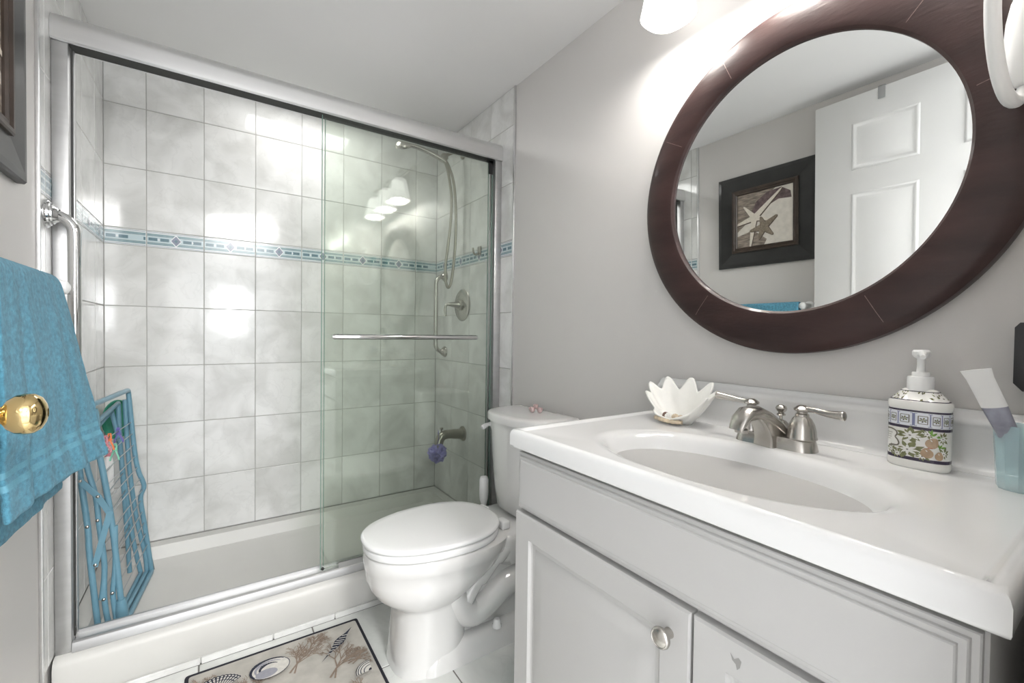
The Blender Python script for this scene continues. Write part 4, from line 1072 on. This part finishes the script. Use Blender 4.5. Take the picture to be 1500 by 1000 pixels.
# ------------------------------------------------------------------ picture on the left wall
def picture():
    x = PXL; y0, y1, z0, z1 = 0.985, 1.503, 1.408, 1.927
    t = thing('framed_picture', 'black framed starfish picture hanging on left wall above the towel', 'picture', (x, (y0 + y1) / 2, z0))
    def ring(i, d): return [(x + d, y0 + i, z0 + i), (x + d, y1 - i, z0 + i), (x + d, y1 - i, z1 - i), (x + d, y0 + i, z1 - i)]
    mb = MB(); mb.loft([ring(0, 0.001), ring(0, 0.014), ring(0.004, 0.019), ring(0.020, 0.020), ring(0.080, 0.013), ring(0.086, 0.013), ring(0.086, 0.004)], True, False, False); mb.build('outer_frame', MT['pfblack'], t, flat=True)
    mb = MB(); mb.loft([ring(0.083, 0.010), ring(0.083, 0.019), ring(0.087, 0.022), ring(0.095, 0.022), ring(0.101, 0.017), ring(0.107, 0.018), ring(0.111, 0.013), ring(0.111, 0.005)], True, False, False); mb.build('inner_frame', MT['pfbrown'], t, flat=True)
    # the print: driftwood, sand, a pale long-armed and a smaller brown starfish
    mb = MB(); Y0, Y1, Z0, Z1 = y0 + 0.110, y1 - 0.110, z0 + 0.110, z1 - 0.110; w = Y1 - Y0; h = Z1 - Z0
    # as seen in the room the far side of the print is at Y1
    def P(u, v, l): return (x + 0.008 + l * 0.0003, Y1 - w * u, Z0 + h * v)   # u runs towards the camera
    def pg(pts, m, l): mb.poly([P(u, v, l) for u, v in pts], m)
    pg([(0, 0), (1, 0), (1, 1), (0, 1)], 0, 0)
    pg([(0, 1), (0, .62), (.2, .66), (.45, .70), (.6, .92), (.7, 1)], 1, 1)
    pg([(0, .62), (0, .30), (.15, .42), (.40, .62), (.30, .68)], 1, 1)
    pg([(.26, .62), (.36, .82), (.55, .95), (.80, .98), (.95, .88), (.97, .76), (.75, .78), (.52, .68), (.38, .58)], 2, 2)
    pg([(0, 0), (0, .22), (.3, .30), (.55, .1), (.5, 0)], 1, 1)
    def arms(cu, cv, L, wd, m, l):
        k = len(L)
        for j, (a, r) in enumerate(L):
            l2 = l + j * 0.12; a = math.radians(a); c, s = math.cos(a), math.sin(a)
            pts = [(0, -wd), (r * .5, -wd * .62), (r * .92, -wd * .28), (r, 0), (r * .92, wd * .28), (r * .5, wd * .62), (0, wd)]
            pg([(cu + p * c - q * s, cv + p * s + q * c) for p, q in pts], m, l2)
        pg([(cu + wd * 1.1 * math.cos(i * PI / 4), cv + wd * 1.1 * math.sin(i * PI / 4)) for i in range(8)], m, l + 0.8)
    arms(.335, .515, [(42, .66), (130, .32), (195, .40), (262, .58), (-18, .30)], .062, 5, 3)
    arms(.325, .53, [(42, .66), (130, .32), (195, .40), (262, .58), (-18, .30)], .055, 3, 5)
    arms(.50, .325, [(35, .30), (105, .20), (190, .26), (250, .24), (-45, .24)], .075, 5, 7)
    arms(.49, .335, [(35, .30), (105, .20), (190, .26), (250, .24), (-45, .24)], .066, 4, 9)
    mb.build('print', [MT['sand'], MT['drift'], MT['driftdk'], MT['star1'], MT['star2'], MT['starsh']], t, flat=True)
picture()

# ------------------------------------------------------------------ towel bar and towel
def towel():
    xb, zb = -0.305, 1.172
    t = thing('towel_rail', 'white towel rail with round ends mounted on left wall', 'towel rail', (PXL, 1.26, zb))
    mb = MB(); mb.tube([(xb, 1.02, zb), (xb, 1.50, zb)], 0.008, 14); mb.build('rod', MT['white'], t)
    for y in (1.02, 1.50):
        mb = MB(); mb.lathe([(0.024, 0), (0.024, 0.006), (0.014, 0.012), (0.011, 0.05), (0.016, 0.058), (0.0185, 0.072), (0.016, 0.085), (0.006, 0.091), (0.0005, 0.0915)], (PXL, y, zb), 'X', 24); mb.build('bracket', MT['white'], t)
    # towel: doubled over the rail, front layer shorter than the back one
    mb = MB(); NY = 64; y0, y1 = 1.035, 1.395
    rows = []
    def prof(fy):
        """(x, z, band) down the front and back at the share fy of the width (0 near the camera, 1 far)"""
        yfold = 0.0036 * abs(math.sin(fy * 11 + 0.4)) ** 0.7 + 0.0016 * math.sin(fy * 37 + 1)
        out = []
        zf = 0.755 + 0.018 * fy + 0.006 * math.sin(fy * 3)       # front hem
        zr = 0.675 + 0.03 * fy
        flare = 0.010 + 0.062 * fy ** 1.3
        nb, nf = 22, 40
        for i in range(nb):
            q = i / (nb - 1); out.append((xb - 0.014 - 0.004 * math.sin(q * PI) + yfold * 0.5 + (0.030 * fy) * (1 - q), zr + (zb - zr) * q, 0))
        for i in range(1, 8):
            a = PI - PI * i / 8; out.append((xb + 0.015 * math.cos(a) + 0.002, zb + 0.017 * math.sin(a), 0))
        for i in range(nf):
            q = i / (nf - 1); z = zb - (zb - zf) * q
            x = xb + 0.018 + flare * (q ** 0.9) + yfold * (0.3 + q) * 1.1
            b = 1 if 0.78 < q < 0.80 or 0.83 < q < 0.855 else 0
            if 0.74 < q < 0.87: x -= 0.0035
            if q > 0.95: x += 0.002 * (1 - abs(q - 0.975) / 0.025)
            out.append((x, z, b))
        return out
    for k in range(NY + 1):
        fy = k / NY; pr = prof(fy); row = []
        for i, (x, z, b) in enumerate(pr):
            y = y0 + (y1 - y0) * fy
            q = max(0, (zb - z) / 0.42)
            y += (0.012 * q) * (fy - 0.3)                    # widens a little towards the hem
            nz = noise.noise(Vector((x * 60, y * 60, z * 60))) * 0.0012 + noise.noise(Vector((0, y * 16, z * 5))) * 0.004 * min(1, q * 2)
            row.append(Vector((x + nz, y, z)))
        rows.append(row)
    vr = [[mb.v(p) for p in r] for r in rows]
    pr0 = prof(0.5)
    for a, b in zip(vr, vr[1:]):
        for i in range(len(a) - 1): mb.f([a[i], b[i], b[i + 1], a[i + 1]], 1 if pr0[i][2] else 0)
    o = mb.build('bath_towel', [MT['towel'], MT['towelband']], base=(xb, 1.22, 0.675), ang=180)
    md = o.modifiers.new('thick', 'SOLIDIFY'); md.thickness = 0.011; md.offset = 0; md.use_rim = True
    md2 = o.modifiers.new('soft', 'SUBSURF'); md2.levels = 1; md2.render_levels = 1
    tag(o, 'blue terry towel folded over the white rail at left', 'towel')
towel()

# ------------------------------------------------------------------ folded drying rack and what is with it
def rack():
    YN, YF = 1.905, 2.310
    t = thing('drying_rack', 'folded blue metal drying rack leaning in the shower corner', 'drying rack', (-0.28, 2.10, 0.07))
    A = [(-0.352, 0.711), (-0.346, 0.629), (-0.327, 0.438), (-0.323, 0.350), (-0.302, 0.086)]
    B = [(-0.332, 0.745), (-0.329, 0.643), (-0.308, 0.534), (-0.300, 0.440), (-0.288, 0.302), (-0.295, 0.199)]
    C = [(-0.318, 0.815), (-0.307, 0.722), (-0.288, 0.592), (-0.269, 0.433), (-0.251, 0.214), (-0.242, 0.092)]
    D = [(-0.288, 0.300), (-0.289, 0.205), (-0.280, 0.120), (-0.271, 0.092)]
    F_ = [(-0.327, 0.749), (-0.304, 0.621), (-0.294, 0.478), (-0.282, 0.256), (-0.274, 0.094)]
    G = [(-0.307, 0.779), (-0.298, 0.561), (-0.273, 0.309), (-0.259, 0.195), (-0.240, 0.082)]
    Hh = [(-0.287, 0.791), (-0.275, 0.530), (-0.252, 0.305), (-0.227, 0.158), (-0.221, 0.084)]
    I = [(-0.276, 0.818), (-0.258, 0.583), (-0.246, 0.498), (-0.229, 0.436), (-0.240, 0.385), (-0.227, 0.271), (-0.206, 0.083)]
    def V(L, y): return [Vector((x, y, z)) for x, z in L]
    def loopbar(near, far, r, bottom=True, top=True):
        n = smooth(V(near, YN), 5); f = smooth(V(far, YF), 5); pts = []
        if top: pts = n[::-1] + []
        else: pts = n[::-1]
        path = n[::-1] if not top else n[::-1]
        return n, f
    # main frame: near post, top bar, far post, bottom bar
    mb = MB()
    n, f = smooth(V(C, YN), 5), smooth(V(I, YF), 5)
    mb.tube(n[::-1] + [n[0] + Vector((0.002, 0.012, 0.012)), n[0] + Vector((0.004, 0.03, 0.014)), f[0] + Vector((0, -0.03, 0.012)), f[0] + Vector((0, -0.012, 0.010))] + f + [f[-1] + Vector((0, -0.02, -0.002)), n[-1] + Vector((0.003, 0.02, -0.002)), n[-1]], 0.0085, 12)
    mb.tube([n[0] + Vector((-0.018, 0.01, 0.003)), f[0] + Vector((-0.020, -0.01, 0.004))], 0.008, 12)
    mb.build('outer_frame', MT['rack'], t)
    for q, rr, k in ((C, (0.0125, 0.0175, 0.016, 0.012), (0, 1)), (C, (0.012, 0.017, 0.017, 0.014), (-2, -1))):
        mb = MB(); a, b = V(q, YN)[k[0]], V(q, YN)[k[1]]
        if k == (-2, -1): a = b + (a - b) * 0.75
        mb.tube([a + (b - a) * s for s in (0.0, 0.15, 0.6, 1.0)] if k == (0, 1) else [a + (b - a) * s for s in (0.0, 0.35, 0.8, 1.0)], list(rr) if k != (0, 1) else [0.016, 0.018, 0.016, 0.0105], 14)
        mb.build('corner_cap', MT['rack'], t)
    mb = MB()
    n, f = smooth(V(B, YN), 5), smooth(V(G, YF), 5)
    mb.tube(n[::-1], 0.0078, 12); mb.tube(f, 0.0078, 12); mb.tube([n[0], f[0]], 0.0078, 12)
    d = smooth(V(D, YN), 5); mb.tube(d, 0.0078, 12); mb.tube([d[-1], f[-1]], 0.0078, 12)
    mb.build('inner_frame', MT['rack'], t)
    mb = MB()
    n, f = smooth(V(A, YN), 5), smooth(V(F_, YF), 5)
    mb.tube(n, 0.0085, 12); mb.tube(f, 0.0080, 12); mb.tube([n[0] + Vector((0.0, 0, -0.02)), f[0] + Vector((0.0, 0, -0.0))], 0.0078, 12)
    mb.build('leg', MT['rack'], t)
    mb = MB()
    h = smooth(V(Hh, YF), 5); mb.tube(h, 0.0078, 12); b2 = Vector((-0.268, YN, 0.10)); 
    e = smooth(V([(-0.262, 0.43), (-0.262, 0.300), (-0.268, 0.212), (-0.262, 0.14), (-0.258, 0.096)], YN), 5); mb.tube(e, 0.0074, 12); mb.tube([e[-1], h[-1]], 0.0078, 12)
    mb.build('leg', MT['rack'], t)
    # folding links with rivets
    lk = [(-0.342, 0.595), (-0.301, 0.538), (-0.273, 0.479), (-0.308, 0.320)]
    mb = MB()
    for k, (p, q) in enumerate(zip(lk, lk[1:])):
        yy = YN - 0.0105 - 0.0012 * k
        a, b = Vector((p[0], yy, p[1])), Vector((q[0], yy, q[1])); d = (b - a).normalized(); s = Vector((-d.z, 0, d.x)) * 0.008
        a -= d * 0.006; b += d * 0.006
        mb.loft([[a + s, a - s, b - s, b + s], [a + s + Vector((0, -0.003, 0)), a - s + Vector((0, -0.003, 0)), b - s + Vector((0, -0.003, 0)), b + s + Vector((0, -0.003, 0))]])
    mb.build('folding_link', MT['rack'], t)
    for x, z in ((-0.342, 0.595), (-0.301, 0.538), (-0.308, 0.320), (-0.327, 0.445), (-0.303, 0.460), (-0.289, 0.200), (-0.268, 0.214)):
        mb = MB(); mb.lathe([(0.005, 0), (0.005, 0.002), (0.003, 0.004), (0.0005, 0.0045)], (x, YN - 0.0085 - (0.0055 if (x, z) in ((-0.342, 0.595), (-0.301, 0.538), (-0.308, 0.320)) else 0), z), '-Y', 12); mb.build('rivet', MT['nickel'], t)
    # hanging wires across the frames
    def at(L, z):
        for (x0, z0), (x1, z1) in zip(L, L[1:]):
            if z1 <= z <= z0: return x0 + (x1 - x0) * (z - z0) / (z1 - z0)
        return L[-1][0] if z < L[-1][1] else L[0][0]
    for i in range(12):
        z = 0.700 - i * 0.046
        mb = MB(); mb.tube([(at(C, z), YN, z), (at(I, z), YF, z)], 0.0017, 6); mb.build('wire', MT['wire'], t)
    for i in range(7):
        z = 0.640 - i * 0.07
        mb = MB(); mb.tube([(at(B, z), YN, z), (at(G, z), YF, z)], 0.0017, 6); mb.build('wire', MT['wire'], t)
    mb = MB(); mb.tube([(-0.220, YF + 0.014, 0.19), (-0.203, YF + 0.016, 0.076)], 0.006, 10); mb.build('end_strip', MT['rubber'], t)
    # pegs clipped on the wires
    def peg(y, z, m, label, lean):
        x = at(C, z) + (at(I, z) - at(C, z)) * (y - YN) / (YF - YN)
        mb = MB(); mb.T = Matrix.Translation((x, y, z)) @ Matrix.Rotation(lean, 4, 'X')
        for s in (-1, 1):
            mb.loft([[(s * 0.001 + s * k0 - w, -0.005, zz) for w in (0.002, -0.002)] + [(s * 0.001 + s * k0 + w, 0.005, zz) for w in (0.002, -0.002)] for zz, k0 in ((0.012, 0.001), (0.0, 0.003), (-0.012, 0.001), (-0.034, 0.009), (-0.046, 0.011))])
        mb.tube([(-0.007, 0, -0.010), (0.007, 0, -0.010)], 0.003, 8)
        tag(mb.build('clothes_peg', MT[m], base=(x, y, z)), label, 'clothes peg', 'clothes pegs on the drying rack')
    peg(1.99, 0.700, 'pink', 'pink clothes peg clipped to a rack wire near its blue post', 0.2)
    peg(2.03, 0.700, 'orange', 'orange clothes peg clipped to a rack wire beside the pink one', -0.1)
    peg(2.13, 0.700, 'purple', 'purple clothes peg clipped to the upper rack wire', 0.35)
    peg(2.07, 0.654, 'mint', 'mint green clothes peg clipped to the rack wire below others', -0.3)
rack()
mb = MB(); mb.T = Matrix.Translation((-0.318, 2.405, 0.700)) @ Matrix.Rotation(math.radians(80), 4, 'X') @ Matrix.Rotation(math.radians(-10), 4, 'Y')
mb.lathe([(0.02, 0.0), (0.046, 0.002), (0.054, 0.012), (0.058, 0.014), (0.0585, 0.017), (0.055, 0.017), (0.048, 0.006), (0.001, 0.004)], (0, 0, 0), 'Z', 28, sx=0.85, sy=1.35)
tag(mb.build('plastic_bowl', MT['green'], base=(-0.318, 2.405, 0.63)), 'green plastic bowl wedged on edge behind the top of the blue rack', 'bowl')
def bottle():
    c = Vector((-0.318, 2.17, 0.468))
    t = thing('squeeze_bottle', 'white squeeze bottle held behind the wires of the blue rack', 'bottle', c)
    mb = MB(); mb.lathe([(0.001, 0), (0.020, 0.001), (0.023, 0.006), (0.023, 0.105), (0.019, 0.125), (0.010, 0.136)], c, 'Z', 22, sx=0.72, sy=1.0); mb.build('bottle_body', MT['white'], t)
    mb = MB(); mb.lathe([(0.0095, 0.134), (0.0095, 0.152), (0.006, 0.156), (0.001, 0.156)], c, 'Z', 18); mb.build('cap', MT['pink'], t)
bottle()

# ------------------------------------------------------------------ bath mat with a seashell print
def bath_mat():
    X0, X1, Y0, Y1, zt = -0.070, 0.447, 0.865, 1.660, 0.0085
    mb = MB()
    def ring(i, z): return [(x, y, z) for x, y in rrect(X0 + i, X1 - i, Y0 + i, Y1 - i, 0.008, 3)]
    mb.loft([ring(0.001, 0.0005), ring(0, 0.004), ring(0.002, 0.0088), ring(0.010, 0.0090), ring(0.011, 0.0080)], True, True, False, 1)
    mb.poly(ring(0.0108, 0.0082), 0)
    lv = [0]
    def pg(pts, m):
        lv[0] += 1; z = 0.0083 + lv[0] * 0.0000025; mb.poly([(x, y, z) for x, y in pts], m)
    def st(p0, p1, w0, w1, m):
        d = Vector((p1[0] - p0[0], p1[1] - p0[1])); 
        if d.length < 1e-6: return
        d.normalize(); n = Vector((-d.y, d.x))
        pg([(p0[0] - n.x * w0, p0[1] - n.y * w0), (p0[0] + n.x * w0, p0[1] + n.y * w0), (p1[0] + n.x * w1, p1[1] + n.y * w1), (p1[0] - n.x * w1, p1[1] - n.y * w1)], m)
    rnd = random.Random(21)
    def coral(x, y, a, l, w, depth, m):
        if depth == 0 or l < 0.006: return
        x2, y2 = x + math.cos(a) * l, y + math.sin(a) * l
        if not (X0 + 0.015 < x2 < X1 - 0.015 and Y0 + 0.015 < y2 < Y1 - 0.015): return
        st((x, y), (x2, y2), w, w * 0.75, m)
        for k in range(3 if depth > 3 else 2): coral(x2, y2, a + rnd.uniform(-0.75, 0.75), l * rnd.uniform(0.62, 0.88), w * 0.72, depth - 1, m)
    for x, y, a, l, w, d in ((0.20, 1.50, 0.9, 0.040, 0.0034, 6), (0.24, 1.56, 0.5, 0.035, 0.003, 6), (0.30, 1.41, 0.9, 0.045, 0.0034, 6), (0.36, 1.44, 0.2, 0.03, 0.003, 5), (0.02, 1.52, 2.2, 0.035, 0.003, 6), (0.10, 1.40, 1.7, 0.04, 0.003, 6),
                             (0.20, 1.20, 1.2, 0.04, 0.0034, 6), (0.35, 1.10, 2.0, 0.04, 0.0034, 6), (0.05, 1.10, 0.8, 0.04, 0.003, 6), (0.25, 0.95, 1.3, 0.04, 0.003, 6), (0.39, 1.27, 2.2, 0.03, 0.003, 5)):
        coral(x, y, a, l, w, d, 2); coral(x + 0.012, y - 0.01, a + 0.35, l * 0.9, w * 0.8, d, 2)
    def spindle(ax, ay, bx, by, w):
        a, b = Vector((ax, ay)), Vector((bx, by)); d = b - a; L = d.length; d.normalize(); n = Vector((-d.y, d.x))
        pf = [(0, 0.002), (0.15, 0.10), (0.3, 0.26), (0.45, 0.62), (0.55, 1.0), (0.65, 0.9), (0.72, 0.6), (0.82, 0.28), (1, 0.01)]
        L1 = [a + d * L * q + n * w * k for q, k in pf]; L2 = [a + d * L * q - n * w * k for q, k in pf]
        pg([(p.x, p.y) for p in L1 + L2[::-1]], 3)
        for q in (0.22, 0.32, 0.40, 0.48, 0.54, 0.60, 0.67, 0.75):
            k = max(0.12, 1 - abs(q - 0.57) * 2.6) * 0.82; p = a + d * L * q
            st(p - n * w * k + d * 0.006, p + n * w * k - d * 0.004, 0.0016, 0.0016, 4)
    spindle(0.288, 1.480, 0.412, 1.604, 0.016)
    def fan(cx, cy, r, a0, spread, cells=13):
        pts = [(cx, cy)]
        for i in range(cells * 2 + 1):
            a = a0 - spread + 2 * spread * i / (cells * 2); rr = r * (1 + 0.03 * (i % 2)); pts.append((cx + rr * math.cos(a), cy + rr * math.sin(a)))
        pg(pts, 3)
        for i in range(cells):
            a = a0 - spread + 2 * spread * (i + 0.5) / cells
            st((cx + 0.2 * r * math.cos(a), cy + 0.2 * r * math.sin(a)), (cx + 0.97 * r * math.cos(a), cy + 0.97 * r * math.sin(a)), 0.0008, 0.0030, 4)
        for q in (0.5, 0.72, 0.88):
            for i in range(12):
                a = a0 - spread + 2 * spread * i / 12; b = a + 2 * spread / 12
                st((cx + q * r * math.cos(a), cy + q * r * math.sin(a)), (cx + q * r * math.cos(b), cy + q * r * math.sin(b)), 0.0014, 0.0014, 3)
    fan(0.010, 1.520, 0.072, 1.5, 1.0); fan(0.414, 1.366, 0.046, 2.35, 0.85); fan(0.13, 1.04, 0.07, 1.2, 1.1)
    def moon(cx, cy, r):
        c = [(cx + r * math.cos(2 * PI * i / 28), cy + 0.8 * r * math.sin(2 * PI * i / 28)) for i in range(28)]; pg(c, 4)
        for k in range(3):
            q = 0.95 - 0.22 * k
            for i in range(3, 17):
                a, b = i * 0.22, (i + 1) * 0.22; wd = 0.0055 * (1 - abs(i - 10) / 9)
                st((cx + q * r * math.cos(a), cy + 0.8 * q * r * math.sin(a)), (cx + q * r * math.cos(b), cy + 0.8 * q * r * math.sin(b)), max(wd, 0.001), max(wd, 0.001), 3 if k != 1 else 5)
        pg([(cx - 0.2 * r + 0.55 * r * math.cos(2 * PI * i / 20), cy - 0.35 * r + 0.35 * r * math.sin(2 * PI * i / 20)) for i in range(20)], 5)
        for i in range(28): st(c[i], c[(i + 1) % 28], 0.0011, 0.0011, 3)
    moon(0.150, 1.545, 0.055); moon(0.33, 1.20, 0.055); moon(0.05, 0.93, 0.05)
    spindle(0.10, 1.22, 0.02, 1.34, 0.016)
    tag(mb.build('bath_mat', [MT['matbg'], MT['matblack'], MT['matcoral'], MT['matnavy'], MT['matpale'], MT['matgrey']], base=(0.19, 1.26, 0)), 'beige bath mat printed with seashells and coral, black bound edge', 'mat')
bath_mat()

# bin in the gap behind the vanity
def waste_bin():
    c = Vector((0.870, 1.035, 0.0))
    t = thing('waste_bin', 'teal plastic waste bin in the gap between vanity and toilet', 'bin', c)
    mb = MB(); mb.lathe([(0.070, 0.0), (0.074, 0.004), (0.092, 0.215), (0.095, 0.218), (0.095, 0.226), (0.091, 0.226), (0.087, 0.21), (0.070, 0.010), (0.001, 0.008)], c, 'Z', 36); mb.build('bin_body', MT['teal'], t)
waste_bin()
